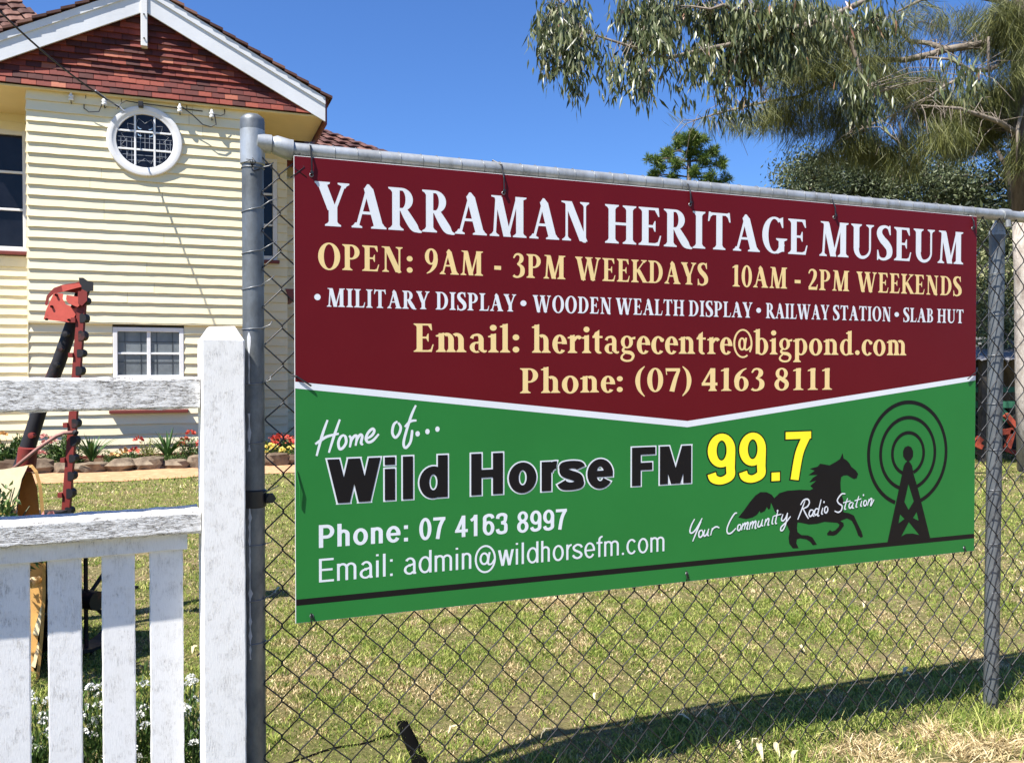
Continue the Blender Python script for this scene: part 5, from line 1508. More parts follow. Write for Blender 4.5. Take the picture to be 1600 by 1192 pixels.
# fallen gum leaves and paper-like bark on the lawn
M_DEAD = leaf_mat('dead_leaf', [(0, (0.40, 0.30, 0.15)), (0.5, (0.58, 0.49, 0.29)), (1, (0.72, 0.66, 0.48))], 0.7, 0.15)
spots = [(1080, 1108, 0.06), (845, 1130, 0.06), (1010, 1040, 0.05), (1350, 945, 0.07), (1412, 1035, 0.06), (1425, 1045, 0.05), (1570, 870, 0.06), (430, 925, 0.09), (700, 1122, 0.05), (300, 1018, 0.07), (1160, 1172, 0.055), (1192, 1182, 0.075), (1218, 1180, 0.065), (1238, 1188, 0.05), (1175, 1160, 0.04), (1208, 1170, 0.04), (930, 1070, 0.05), (1258, 1000, 0.05)]
where = ['nearest the shadow edge below the sign', 'right of the dark shadow streak', 'high under the sign centre', 'below the running horse', 'left of two by the shadow edge', 'right of two by the shadow edge', 'right of the far fence post', 'just right of the grey pole', 'beside the head of the shadow streak', 'between pickets and gate post']
for i, (px, py, L) in enumerate(spots):
    p = ground_at(px, py, 0.02); rr = random.Random(i); a = rr.uniform(0, PI)
    m = MB(); vs = []
    for j in range(7):
        u_ = j/6; w_ = L*0.13*math.sin(PI*min(0.98, max(0.04, u_)))**0.8; z = 0.018*math.sin(PI*u_)*rr.uniform(0.6, 1.4)+(0.02*u_*L/0.1 if 10 <= i <= 14 else 0)
        bend = 0.12*L*math.sin(PI*u_)
        vs += [(u_*L, bend+w_, z+w_*0.4), (u_*L, bend, z), (u_*L, bend-w_, z+w_*0.4)]
    m.add(vs, [q for j in range(6) for q in ((3*j, 3*j+1, 3*j+4, 3*j+3), (3*j+1, 3*j+2, 3*j+5, 3*j+4))])
    o = m.build('fallen_leaf', M_DEAD); o.location = (p.x, p.y, hfun(p.x, p.y)+0.022); o.rotation_euler = (rr.uniform(-0.3, 0.3), rr.uniform(-0.3, 0.1) - (0.2 if 10 <= i <= 14 else 0), a)
    if i < 10: lb = 'pale dry fallen leaf on the lawn, ' + where[i]
    elif i < 16: lb = ['leftmost curled pale leaf in the bottom leaf heap', 'largest curled pale leaf in the bottom leaf heap', 'curled pale leaf right of the largest in the heap', 'rightmost curled pale leaf in the bottom leaf heap', 'small pale leaf at the back left of the heap', 'small pale leaf at the back right of the heap'][i-10]
    else: lb = ['pale dry leaf low in the middle of the lawn under the sign', 'pale dry leaf on the lawn below the radio mast'][i-16]
    tag(o, lb, 'leaf', 'dry leaves heaped by the fence' if 10 <= i < 16 else 'dry leaves scattered on the lawn')
# ---------------------------------------------------------------- old farm machines on show
def worn(name, c, rust=(0.10, 0.035, 0.02), amt=0.5, rough=0.6):
    m = Mat(name, rough, spec=0.35); v = m.coord()
    n = m.noise(v, 9, 8, 0.7); n2 = m.noise(v, 30, 6, 0.7)
    a = m.ramp(n2, [(0.3, tuple(x*0.82 for x in c)), (0.7, c)])
    m.col(m.mix(m.ramp(n, [(0.60-0.15*amt, 0), (0.74-0.15*amt, 0.9)]), a, rust)); m.bump(n, 0.3, 0.004); return m.m
M_RED = worn('worn_red_paint', (0.50, 0.085, 0.060), amt=0.15)
M_DRED = worn('dark_red_paint', (0.20, 0.026, 0.02), amt=0.25)
M_BLK = worn('black_iron', (0.014, 0.013, 0.015), (0.13, 0.035, 0.025), amt=0.25)
M_YEL = worn('sunlit_pale_yellow', (0.86, 0.72, 0.46), (0.66, 0.42, 0.20), amt=0.15)  # pale yellow with the sun on the panel put into the colour
M_YEL2 = worn('shaded_deep_yellow', (0.60, 0.34, 0.11), (0.34, 0.15, 0.05), amt=0.35)  # deeper yellow with the shade inside the arch put into the colour
YM = 4.0
mo = thing('sickle_mower', 'old hay mower with upright red cutter bar, black tube and red gear cover', 'mower', tuple(Vector((at(95, 900, YM).x, YM, 0.0))))
A4 = lambda x, y, d=0.0: at(x, y, YM+d)
m = MB(); m.tube([A4(132, 446, .06), A4(118, 492, .06), A4(92, 566, .05), A4(62, 640, .04), A4(34, 728, .02), A4(22, 770)], [0.030, 0.030, 0.031, 0.033, 0.036, 0.036], 14)
m.build('black_tube', M_BLK, mo, smooth=True, auto=40, world=True)
for px, py in ((103, 522), (88, 570), (66, 628), (50, 680), (95, 545)):
    m = MB(); p = A4(px, py, -0.0); m.lathe([(0, -0.014), (0.014, -0.012), (0.014, 0.012), (0, 0.014)], 8, p, Matrix.Rotation(PI/2, 4, 'X')); m.build('bolt', M_BLK if py < 600 else M_DRED, mo, world=True)
m = MB(); m.tube([A4(44, 700, -.01), A4(40, 735, -.01)], 0.042, 10); m.build('tube_band', M_DRED, mo, smooth=True, auto=40, world=True)
def plate(name, pts, d0, d1, mat, par=None):
    m_ = MB(); a = [A4(x, y, d0) for x, y in pts]; b_ = [A4(x, y, d1) for x, y in pts]; n = len(pts)
    m_.add(a+b_, [tuple(range(n))[::-1], tuple(range(n, 2*n))]+[(i, (i+1) % n, n+(i+1) % n, n+i) for i in range(n)])
    return m_.build(name, mat, par or mo, world=True)
plate('gear_cover', [(84, 458), (99, 459), (98, 467), (103, 476), (125, 482), (118, 492), (111, 504), (68, 499), (72, 484)], -0.02, 0.03, M_RED)
plate('cover_arm', [(104, 461), (130, 465), (128, 474), (121, 480), (107, 474), (103, 468)], -0.045, -0.02, M_RED)
plate('curved_guard', [(70, 476), (73, 462), (84, 450), (98, 445), (118, 442), (131, 438), (133, 446), (124, 458), (100, 456), (84, 459), (77, 466), (74, 478)], 0.0, 0.06, M_DRED)
plate('guard_lip', [(96, 446), (112, 444), (124, 443), (128, 448), (112, 452), (98, 456)], -0.03, 0.0, M_RED)
plate('head_casting', [(123, 434), (130, 434), (137, 439), (146, 441), (146, 455), (138, 455), (136, 461), (128, 456), (127, 447), (124, 442)], -0.05, 0.07, M_BLK)
plate('head_link', [(128, 452), (136, 456), (136, 470), (128, 478), (122, 474), (122, 462)], -0.055, 0.03, M_DRED)
m = MB()
for x, y in ((88, 461), (81, 479), (73, 499), (108, 500), (114, 480), (119, 467)):
    p = A4(x, y, -0.024); m.lathe([(0.006, 0.006), (0.006, -0.004), (0, -0.005)], 6, p, Matrix.Rotation(PI/2, 4, 'X'))
tag(m.build('rivets', M_BLK, mo, world=True), kind='stuff')
def bar_x(y): return 128-26*(y-455)/(795-455)
m = MB(); b0 = [A4(bar_x(455)-6, 455, -.03), A4(bar_x(640)-6, 640, -.03), A4(bar_x(900)-6, 900, -.03)]; b1 = [A4(bar_x(455)+6, 455, -.03), A4(bar_x(640)+6, 640, -.03), A4(bar_x(900)+6, 900, -.03)]
v = []
for a, b_ in zip(b0, b1): v += [a, b_, b_+Vector((0, 0.02, 0)), a+Vector((0, 0.02, 0))]
m.add(v, [(0, 1, 5, 4), (1, 2, 6, 5), (3, 0, 4, 7), (2, 3, 7, 6), (4, 5, 9, 8), (5, 6, 10, 9), (7, 4, 8, 11), (6, 7, 11, 10)]); m.build('cutter_bar', M_DRED, mo, world=True)
y = 470; k = 0
while y < 905:
    x = bar_x(y)+6
    m = MB(); p = A4(x, y, -0.02)
    pr = [(-0.012, -0.024), (0.006, -0.026), (0.018, -0.020), (0.026, -0.008), (0.026, 0.010), (0.018, 0.020), (0.004, 0.026), (-0.012, 0.022)]
    m.prism([(a*0.78-0.004, b_*(0.72+0.1*(k % 3))) for a, b_ in pr], -0.012, 0.028); m.v = [(a+p.x, b_+p.y, c_+p.z) for a, b_, c_ in m.v]
    m.build('cutter_finger', M_BLK, mo, world=True)
    if k % 2:
        m = MB(); p = A4(bar_x(y)-9, y+3, -0.03); m.box(p.x-0.010, p.x+0.010, p.y-0.01, p.y+0.02, p.z-0.011, p.z+0.011); m.build('bar_lug', M_DRED, mo, world=True)
    y += 27.3; k += 1
m = MB(); m.tube([A4(20, 733, -.1), A4(60, 700, -.08), A4(88, 681, -.06), A4(101, 676, -.05), A4(118, 676, -.04)], 0.0085, 8); m.build('brace_rod', worn('pink_rust_rod', (0.33, 0.17, 0.14), amt=0.4), mo, smooth=True, world=True)
m = MB(); p = A4(118, 676, -.05); m.blob(p, 0.014, 0.014, 0.014, 3, 0.1); m.build('rod_nut', M_BLK, mo, world=True)
m = MB(); m.tube([A4(100, 905, -.02), A4(60, 960, 0), A4(20, 985, .05)], 0.03, 8); m.tube([A4(22, 770), A4(12, 880, 0.05), A4(18, 985, 0.05)], 0.034, 8); m.build('foot_frame', M_BLK, mo, smooth=True, world=True)
# iron wheel lying against the frame, seen low between the pickets
def iron_wheel(c, r_, w_, yaw, par, mat, lugs=16, tilt=0.0):
    M_ = Matrix.Translation(c) @ Matrix.Rotation(yaw, 4, 'Z') @ Matrix.Rotation(PI/2+tilt, 4, 'X')
    m_ = MB(); n = 40; vs = []
    for rr_, zz in ((r_, -w_/2), (r_, w_/2), (r_-0.014, w_/2), (r_-0.014, -w_/2)):
        vs += [M_ @ Vector((rr_*math.cos(2*PI*k/n), rr_*math.sin(2*PI*k/n), zz)) for k in range(n)]
    fs = [(i*n+k, i*n+(k+1) % n, ((i+1) % 4)*n+(k+1) % n, ((i+1) % 4)*n+k) for i in range(4) for k in range(n)]
    m_.add(vs, fs); m_.build('rim', mat, par, world=True)
    for k in range(lugs):
        a = 2*PI*k/lugs; q = MB(); q.box(r_-0.002, r_+0.022, -0.006, 0.006, -w_/2, w_/2, M_ @ Matrix.Rotation(a, 4, 'Z')); q.build('lug', mat, par, world=True)
    for k in range(8):
        a = 2*PI*k/8; q = MB(); q.tube([M_ @ Vector((0.03*math.cos(a), 0.03*math.sin(a), 0.0)), M_ @ Vector(((r_-0.01)*math.cos(a), (r_-0.01)*math.sin(a), 0))], 0.009, 6); q.build('spoke', mat, par, world=True)
    q = MB(); q.tube([M_ @ Vector((0, 0, -w_*0.8)), M_ @ Vector((0, 0, w_*0.8))], 0.042, 12); q.build('hub', mat, par, smooth=True, auto=40, world=True)
iron_wheel(Vector((at(142, 1010, 3.75).x-0.02, 3.75, 0.235)), 0.225, 0.09, 1.15, mo, M_BLK)
m = MB(); m.tube([Vector((at(142, 1010, 3.75).x-0.03, 3.75, 0.235)), Vector((at(40, 1000, 4.0).x, 4.0, 0.26)), Vector((at(-30, 1000, 4.1).x, 4.1, 0.26))], 0.022, 8); m.build('axle', M_BLK, mo, smooth=True, world=True)

# yellow machine body at the left
YY = 3.45
yb = thing('yellow_mower_body', 'pale yellow iron machine body with an arched guard at the left edge', 'machine', tuple(Vector((at(20, 900, YY).x, YY, 0.0))))
B4 = lambda x, y, d=0.0: at(x, y, YY+d)
def arch(pts, d0, d1, mat, name, th=0.012):
    """strip bent along pts and as wide as d0..d1"""
    m_ = MB(); vs = []; n = len(pts)
    for x, y in pts: vs += [B4(x, y, d0), B4(x, y, d1)]
    m_.add(vs, [(2*i, 2*i+1, 2*i+3, 2*i+2) for i in range(n-1)])
    o = m_.build(name, mat, yb, world=True); md = o.modifiers.new('s', 'SOLIDIFY'); md.thickness = th; return o
arch([(22, 830), (25, 800), (30, 765), (36, 742), (42, 731), (48, 730), (54, 738), (60, 760), (64, 800), (66, 850), (66, 930), (62, 1000), (56, 1060)], -0.04, 0.20, M_YEL2, 'arched_guard')
m = MB(); f = [(24, 840), (28, 790), (33, 755), (42, 736), (50, 738), (58, 762), (62, 805), (63, 860), (40, 870)]; a = [B4(x, y, 0.06) for x, y in f]; b_ = [B4(x, y, 0.075) for x, y in f]; n = 9
m.add(a+b_, [tuple(range(n))[::-1], tuple(range(n, 2*n))]+[(i, (i+1) % n, n+(i+1) % n, n+i) for i in range(n)]); m.build('inner_plate', M_YEL2, yb, world=True)
m = MB(); f = [(-60, 738), (6, 733), (44, 727), (34, 748), (28, 775), (24, 806), (24, 840), (-60, 850)]
a = [B4(x, y, -0.05) for x, y in f]; b_ = [B4(x, y, 0.02) for x, y in f]; n = len(f)
m.add(a+b_, [tuple(range(n))[::-1], tuple(range(n, 2*n))]+[(i, (i+1) % n, n+(i+1) % n, n+i) for i in range(n)]); m.build('side_panel', M_YEL, yb, world=True)
m = MB(); f = [(-60, 800), (20, 790), (21, 802), (-60, 813)]; a = [B4(x, y, -0.075) for x, y in f]; b_ = [B4(x, y, -0.045) for x, y in f]; n = 4
m.add(a+b_, [tuple(range(n))[::-1], tuple(range(n, 2*n))]+[(i, (i+1) % n, n+(i+1) % n, n+i) for i in range(n)]); m.build('rib', M_YEL2, yb, world=True)
m = MB(); f = [(40, 850), (70, 850), (66, 930), (58, 1010), (48, 1078), (40, 1078)]; a = [B4(x, y, 0.05) for x, y in f]; b_ = [B4(x, y, 0.09) for x, y in f]; n = 6
m.add(a+b_, [tuple(range(n))[::-1], tuple(range(n, 2*n))]+[(i, (i+1) % n, n+(i+1) % n, n+i) for i in range(n)]); m.build('leg_plate', M_YEL2, yb, world=True)
for y0, y1 in ((940, 990), (1002, 1040)):  # raised yellow pieces stand for patches of sunlight on the leg plate
    m = MB(); f = [(66-(y0-940)*0.10, y0), (69-(y0-940)*0.10, y0+6), (60-(y1-990)*0.1, y1+3), (51-(y1-990)*0.05, y1)]; a = [B4(x, y, 0.0) for x, y in f]; b_ = [B4(x, y, 0.05) for x, y in f]; n = 4
    m.add(a+b_, [tuple(range(n))[::-1], tuple(range(n, 2*n))]+[(i, (i+1) % n, n+(i+1) % n, n+i) for i in range(n)]); m.build('sunlit_patch', M_YEL, yb, world=True)
m = MB(); p = B4(54, 908, -0.0); m.lathe([(0.0, -0.03), (0.016, -0.026), (0.020, 0.0), (0.020, 0.05)], 12, p, Matrix.Rotation(PI/2, 4, 'X')); m.build('grease_cap', M_YEL, yb, smooth=True, world=True)
m = MB(); m.box(B4(-60, 900, 0).x, B4(36, 900, 0).x, YY+0.10, YY+0.35, 0.05, 0.62); m.build('gear_box', M_BLK, yb, world=True)
iron_wheel(Vector((B4(-70, 1000, 0.1).x, YY+0.15, 0.33)), 0.33, 0.11, 0.25, yb, M_BLK, 20)

# ---------------------------------------------------------------- shed with machinery on the right
YS = 11.0
C4 = lambda x, y, d=0.0: at(x, y, YS+d)
M_SHEDT = worn('shed_timber', (0.07, 0.06, 0.05), (0.03, 0.025, 0.02), 0.5, 0.9)
M_SHEDG = worn('machine_green', (0.035, 0.15, 0.085), (0.02, 0.05, 0.03), 0.3)
M_ORR = worn('orange_red_paint', (0.42, 0.075, 0.04), (0.30, 0.05, 0.03), 0.2)
def sheet_mat():
    m_ = Mat('corrugated_iron', 0.5, 0.4); v_ = m_.coord(); w_ = m_.n.new('ShaderNodeTexWave'); w_.inputs['Scale'].default_value = 6
    m_.l.new(v_, w_.inputs['Vector']); m_.col(m_.ramp(m_.noise(v_, 3, 6, 0.7), [(0.3, (0.18, 0.18, 0.19)), (0.7, (0.36, 0.36, 0.37))])); m_.bump(w_.outputs['Fac'], 0.5, 0.02); return m_.m
M_IRON = sheet_mat()
g0 = C4(1420, 720); gx1 = C4(1760, 720).x
sd = thing('machinery_shed', 'open dark shed with grey iron roof behind the fence at the right', 'shed', (g0.x, YS, 0))
def corr(x0, x1, y0, z0, y1, z1, name):
    m_ = MB(); n = int((x1-x0)/0.038); vs = []
    for i in range(n+1):
        x = x0+(x1-x0)*i/n; w_ = 0.012*math.sin(i*PI/1.5)
        vs += [(x, y0, z0+w_), (x, y1, z1+w_)]
    m_.add(vs, [(2*i, 2*i+2, 2*i+3, 2*i+1) for i in range(n)]); return m_.build(name, M_IRON, sd, world=True)
zr = C4(1535, 556).z
corr(g0.x-0.3, gx1+0.3, YS+0.2, zr-0.05, YS+3.2, zr+0.35, 'roof')
for x in (g0.x, g0.x+1.15, g0.x+2.1, gx1):
    for y_ in (YS+0.35, YS+3.0):
        m = MB(); m.bbox(x-0.05, x+0.05, y_-0.05, y_+0.05, 0, zr+(0.0 if y_ < YS+1 else 0.3)-0.03, 0.004); m.build('post', M_SHEDT, sd, world=True)
for k in range(22):
    x = g0.x+(gx1-g0.x)*k/22
    m = MB(); m.bbox(x, x+(gx1-g0.x)/22-0.008, YS+3.08, YS+3.10, 0, zr+0.28, 0.002); m.build('plank', M_SHEDT, sd, world=True)
hv = thing('old_harvester', 'old farm machine with green beams and orange-red arms inside the shed', 'machine', tuple(Vector((C4(1560, 700).x, YS+0.6, 0))))
def beam(name, x0, y0, x1, y1, d, r_, mat, depth=0.06):
    a, b_ = C4(x0, y0, d), C4(x1, y1, d); u_ = (b_-a).normalized(); nn = Vector((-u_.z, 0, u_.x)); h_ = nn*r_
    m_ = MB(); v_ = [a-h_, b_-h_, b_+h_, a+h_]; v2 = [p+Vector((0, depth, 0)) for p in v_]
    m_.add(v_+v2, [(0, 1, 2, 3), (7, 6, 5, 4), (0, 4, 5, 1), (1, 5, 6, 2), (2, 6, 7, 3), (3, 7, 4, 0)]); m_.build(name, mat, hv, world=True)
beam('green_beam', 1440, 610, 1640, 608, 0.5, 0.035, M_SHEDG); beam('green_beam', 1440, 632, 1640, 632, 0.45, 0.045, M_SHEDG)
beam('green_beam', 1560, 640, 1590, 668, 0.4, 0.06, M_SHEDG); beam('green_beam', 1468, 604, 1474, 705, 0.5, 0.04, M_SHEDG)
beam('red_arm', 1573, 648, 1590, 668, 0.30, 0.035, M_ORR); beam('red_arm', 1562, 676, 1584, 673, 0.25, 0.035, M_ORR)
beam('red_arm', 1584, 672, 1576, 700, 0.25, 0.035, M_ORR); beam('red_arm', 1524, 696, 1534, 684, 0.25, 0.04, M_ORR); beam('red_arm', 1526, 694, 1536, 699, 0.24, 0.03, M_ORR)
beam('red_arm', 1540, 690, 1600, 712, 0.5, 0.03, M_DRED); beam('black_bar', 1530, 712, 1600, 640, 0.4, 0.03, M_BLK)
beam('black_bar', 1500, 650, 1560, 720, 0.5, 0.04, M_BLK); beam('black_bar', 1520, 662, 1600, 700, 0.6, 0.05, M_BLK)
iron_wheel(Vector((C4(1552, 690, .6).x, YS+0.75, 0.42)), 0.40, 0.08, 0.2, hv, M_BLK, 18); iron_wheel(Vector((C4(1650, 690, .6).x, YS+0.8, 0.42)), 0.40, 0.08, 0.2, hv, M_DRED, 18)

M_LAWNSHADE = plain('lawn_shadow_black', (0.004, 0.004, 0.004), 1.0, spec=0.0)  # flat black standing for cast shadow on the grass
# streak and thin line of shadow on the lawn, added as black solid shapes
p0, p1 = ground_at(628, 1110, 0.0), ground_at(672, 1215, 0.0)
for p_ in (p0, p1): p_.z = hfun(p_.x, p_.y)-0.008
st = thing('shadow_streak', 'short streak of shadow shaped as a dark strip on the lawn below the sign near the pole', 'shadow_streak', (p0.x, p0.y, 0))
m = MB(); m.tube([p0+Vector((0, 0, 0.004)), p0.lerp(p1, 0.5)+Vector((0.004, 0, 0.006)), p1+Vector((0, 0, 0.004))], [0.022, 0.025, 0.027], 10); zc = (p0.z+p1.z)/2; m.v = [(x, y, zc+(z-zc)*0.35+0.003) for x, y, z in m.v]; m.build('shaft', M_LAWNSHADE, st, smooth=True, auto=40, world=True)  # flattened tube made as the body of the shadow streak
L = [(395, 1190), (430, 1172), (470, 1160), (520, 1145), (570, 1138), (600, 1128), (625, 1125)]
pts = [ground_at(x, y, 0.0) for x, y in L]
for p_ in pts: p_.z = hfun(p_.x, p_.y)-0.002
hs = thing('shadow_line', 'thin line of shadow shaped as a black tube across the lawn from the pole to the shadow streak', 'shadow_line', (pts[0].x, pts[0].y, 0))
m = MB(); m.tube([Vector(q) for q in cat_rom([tuple(p) for p in pts], 5)], 0.0085, 7); m.build('shadow_tube', M_LAWNSHADE, hs, smooth=True, world=True)  # thin tube laid in the grass for the line of shadow
# ---------------------------------------------------------------- trees
M_GUML = leaf_mat('gum_leaf', [(0, (0.026, 0.038, 0.014)), (0.45, (0.085, 0.110, 0.040)), (0.8, (0.170, 0.190, 0.080)), (0.985, (0.29, 0.29, 0.17)), (1, (0.38, 0.17, 0.10))], 0.38, 0.22, 0.5)
M_NEED = leaf_mat('sheoak_needle', [(0, (0.040, 0.050, 0.013)), (0.5, (0.110, 0.125, 0.032)), (1, (0.235, 0.240, 0.075))], 0.5, 0.3, 0.4)
M_PINE = leaf_mat('pine_needle', [(0, (0.022, 0.050, 0.010)), (0.5, (0.085, 0.150, 0.026)), (1, (0.24, 0.30, 0.06))], 0.5, 0.25)
M_FARL = leaf_mat('far_gum_leaf', [(0, (0.020, 0.032, 0.012)), (0.5, (0.070, 0.092, 0.038)), (1, (0.200, 0.225, 0.115))], 0.45, 0.2)
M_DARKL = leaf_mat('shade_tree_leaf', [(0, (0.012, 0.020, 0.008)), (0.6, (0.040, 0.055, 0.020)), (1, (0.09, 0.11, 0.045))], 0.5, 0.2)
def bark(name, a, b_, sc=(1, 1, 0.25)):
    m = Mat(name, 0.85, spec=0.2); v = m.coord(sc); n = m.noise(v, 14, 8, 0.7)
    m.col(m.ramp(n, [(0.32, a), (0.68, b_)])); m.bump(n, 0.7, 0.02); return m.m
M_BARKG = bark('grey_bark', (0.07, 0.055, 0.045), (0.20, 0.16, 0.13))
M_BARKP = bark('pale_bark', (0.24, 0.20, 0.17), (0.52, 0.48, 0.43), (1, 1, 0.5))
M_TWIG = bark('twig', (0.11, 0.09, 0.07), (0.30, 0.255, 0.21))

def blobs(rows, Y, n_per, dj, seed):
    """rows of (px, py, rx, ry, density): foliage masses at distance Y; returns world points"""
    rs = np.random.RandomState(seed); out = []
    for r_ in rows:
        px, py, rx, ry = r_[:4]; k = r_[4] if len(r_) > 4 else 1.0
        n = int(n_per*k*rx*ry/900)
        q = rs.randn(n, 3); q /= np.linalg.norm(q, axis=1, keepdims=True)+1e-9; q *= (rs.rand(n, 1)**0.5)
        sc = Y/F0
        c = at(px, py, Y)
        yo = rs.uniform(-dj, dj)
        P = np.array(c)[None]+q*np.array([rx*sc, max(rx, ry)*sc*0.9, ry*sc])+np.array([c.x-0, c.y, c.z-EYE.z])[None]*(yo/Y)
        out.append(P)
    return np.concatenate(out)
def sprays(rows, Y, n_cl, m_per, dj, seed, sx=0.05, sz=0.10):
    """points gathered into hanging sprays, so sky shows between them"""
    C = blobs(rows, Y, n_cl, dj, seed); rs = np.random.RandomState(seed+1)
    P = np.repeat(C, m_per, 0)
    P = P+rs.randn(len(P), 3)*np.array([sx, sx, sz]); return P, C
def limb(mb, pts, r0, r1, n=7):
    m_ = len(pts); mb.tube(pts, [r0+(r1-r0)*i/(m_-1) for i in range(m_)], n)
def pth(L, Y, dys=None): return [at(x, y, Y+(dys[i] if dys else 0)) for i, (x, y) in enumerate(L)]
def twigs(mb, C, tgt, seed, r_=0.006, n=4):
    """thin twigs from a limb point out to each spray"""
    rs = random.Random(seed)
    for c in C:
        c = Vector(c); b_ = min(tgt, key=lambda t: (t-c).length)
        mid = b_.lerp(c, 0.5)+Vector((rs.uniform(-.05, .05), rs.uniform(-.05, .05), rs.uniform(0.0, .12)))
        mb.tube([b_, mid, c], [r_, r_*0.7, r_*0.35], n, cap=False)
def dens(pts, k=6):
    return [pts[i].lerp(pts[i+1], t/k) for i in range(len(pts)-1) for t in range(k)]+[pts[-1]]

# drooping gum at upper right; its trunk stands beyond the right edge
YG = 8.0
root = Vector((at(1760, 700, YG+0.8).x, YG+0.8, 0))
gum = thing('gum_tree', 'gum tree with long drooping grey-green leaves hanging in at the upper right', 'tree', tuple(root))
gl = [(862, 30, 26, 26), (890, 18, 26, 24), (860, 68, 22, 30), (888, 58, 26, 34), (868, 96, 16, 18), (903, 92, 18, 34), (901, 134, 10, 20), (926, 62, 18, 18, .6), (938, 80, 10, 14, .5), (842, 40, 9, 20, .6),
      (975, 14, 20, 22), (1002, 30, 28, 34), (1028, 22, 30, 30), (1060, 16, 34, 24), (1032, 58, 28, 28), (1000, 62, 22, 22), (958, 108, 14, 24, .8), (952, 132, 8, 16, .8), (985, 100, 20, 16), (998, 126, 16, 22), (1010, 138, 10, 14), (1040, 100, 18, 14, .6),
      (1095, 16, 30, 22), (1092, 84, 24, 28), (1108, 60, 18, 22), (1080, 120, 14, 14, .6), (1120, 108, 22, 22, .8), (1075, 140, 12, 16, .5), (1135, 30, 40, 30), (1150, 70, 30, 34), (1142, 108, 22, 20, .8), (1180, 30, 40, 36), (1190, 80, 34, 36), (1175, 120, 24, 20, .7),
      (1228, 24, 36, 30, .8), (1232, 84, 30, 30, .7), (1280, 30, 40, 26, .6), (1125, 164, 16, 14, .8), (1160, 168, 18, 16, .6), (1340, 34, 40, 26, .5), (1345, 130, 30, 20, 1.0), (1350, 165, 28, 26, 1.1), (1392, 26, 36, 20, .5), (1485, 112, 26, 14, .8), (1515, 125, 24, 16, .8)]
P, C = sprays(gl, YG, 21, 16, 0.35, 5, 0.055, 0.085)
rs_ = np.random.RandomState(3); n = len(P)
D = rs_.randn(n, 3)*np.array([0.30, 0.30, 0.22])+np.array([0.05, 0, -1.0])
tag(leaves('crown', P, D, 0.085+0.075*rs_.rand(n), 0.018+0.012*rs_.rand(n), M_GUML, gum, fold=0.15, curve=0.12, seed=7, waist=0.38), kind='stuff')
b1 = pth([(1760, -260), (1600, -120), (1420, -30), (1290, 30), (1180, 62), (1100, 78), (1040, 92), (995, 76), (966, 67), (932, 56), (905, 40)], YG)
b2 = pth([(1420, -30), (1300, -60), (1150, -30), (1050, -10), (960, -15), (900, -20), (880, 10)], YG)
b3 = pth([(1180, 62), (1150, 90), (1140, 130), (1128, 160)], YG); b4 = pth([(1290, 30), (1330, 70), (1345, 110), (1350, 150)], YG)
b5 = pth([(1160, 20), (1130, 8), (1110, 15), (1080, 10)], YG)
m = MB(); limb(m, b1, 0.034, 0.007, 8); limb(m, b2, 0.028, 0.007, 8); limb(m, b3, 0.018, 0.006); limb(m, b4, 0.03, 0.008); limb(m, b5, 0.018, 0.008)
tg = dens(b1[3:])+dens(b2[2:])+dens(b3)+dens(b4)+dens(b5)
twigs(m, C[::2], tg, 4, 0.0055)
m.build('branches', M_TWIG, gum, smooth=True, world=True)
m = MB(); m.tube([root, root+Vector((0.05, 0, 2)), root+Vector((-0.05, -0.2, 4)), b1[0]], [0.26, 0.20, 0.15, 0.08], 14); m.build('trunk', M_BARKP, gum, smooth=True, world=True)

# she-oak: needles hang in curtains
YO = 10.3
ro = ground_at(1608, 742, 0); ro = Vector((at(1606, 700, 10.3).x, 10.3, 0))
oak = thing('sheoak_tree', 'she-oak with drooping olive needle foliage and thick trunk at the right edge', 'tree', tuple(ro))
m = MB(); m.tube([at(1622, 752, YO), at(1614, 600, YO), at(1610, 430, YO), at(1606, 330, YO)], [0.22, 0.19, 0.175, 0.17], 16); m.build('lower_trunk', M_BARKP, oak, smooth=True, world=True)  # pale bark below, grey above: sun and shade on one trunk put into colour
m = MB(); m.tube([at(1606, 332, YO), at(1603, 200, YO), at(1602, 60, YO), at(1604, -120, YO), at(1610, -300, YO)], [0.17, 0.165, 0.15, 0.12, 0.06], 16); m.build('trunk', M_BARKG, oak, smooth=True, world=True)
o1 = pth([(1602, 66), (1553, 67), (1515, 72), (1477, 78), (1452, 86), (1414, 94), (1376, 94), (1351, 93), (1318, 110), (1285, 135), (1250, 151), (1205, 158), (1160, 168), (1120, 178), (1085, 188)], YO)
o2 = pth([(1472, 77), (1452, 68), (1421, 65), (1406, 48), (1371, 35), (1336, 28), (1300, 20), (1260, 12)], YO, [0, .1, .2, .2, .3, .3, .3, .3])
o3 = pth([(1602, 74), (1572, 94), (1545, 111), (1520, 111), (1484, 93), (1450, 90)], YO, [0, -.2, -.35, -.4, -.4, -.4])
o4 = pth([(1520, 111), (1474, 136), (1452, 151), (1410, 172), (1376, 189), (1350, 200)], YO, [-.4]*6)
o5 = pth([(1545, 58), (1544, 90), (1546, 128)], YO-.4); o6 = pth([(1600, 215), (1560, 190), (1500, 170), (1440, 165)], YO, [0, -.3, -.5, -.5])
o7 = pth([(1351, 93), (1318, 100), (1290, 104), (1240, 110), (1210, 128), (1190, 150)], YO, [.1]*6); o8 = pth([(1602, 20), (1560, 0), (1500, -10), (1440, 0), (1400, 20)], YO)
o9 = pth([(1602, 150), (1590, 200), (1588, 260)], YO, [0, -.3, -.3])
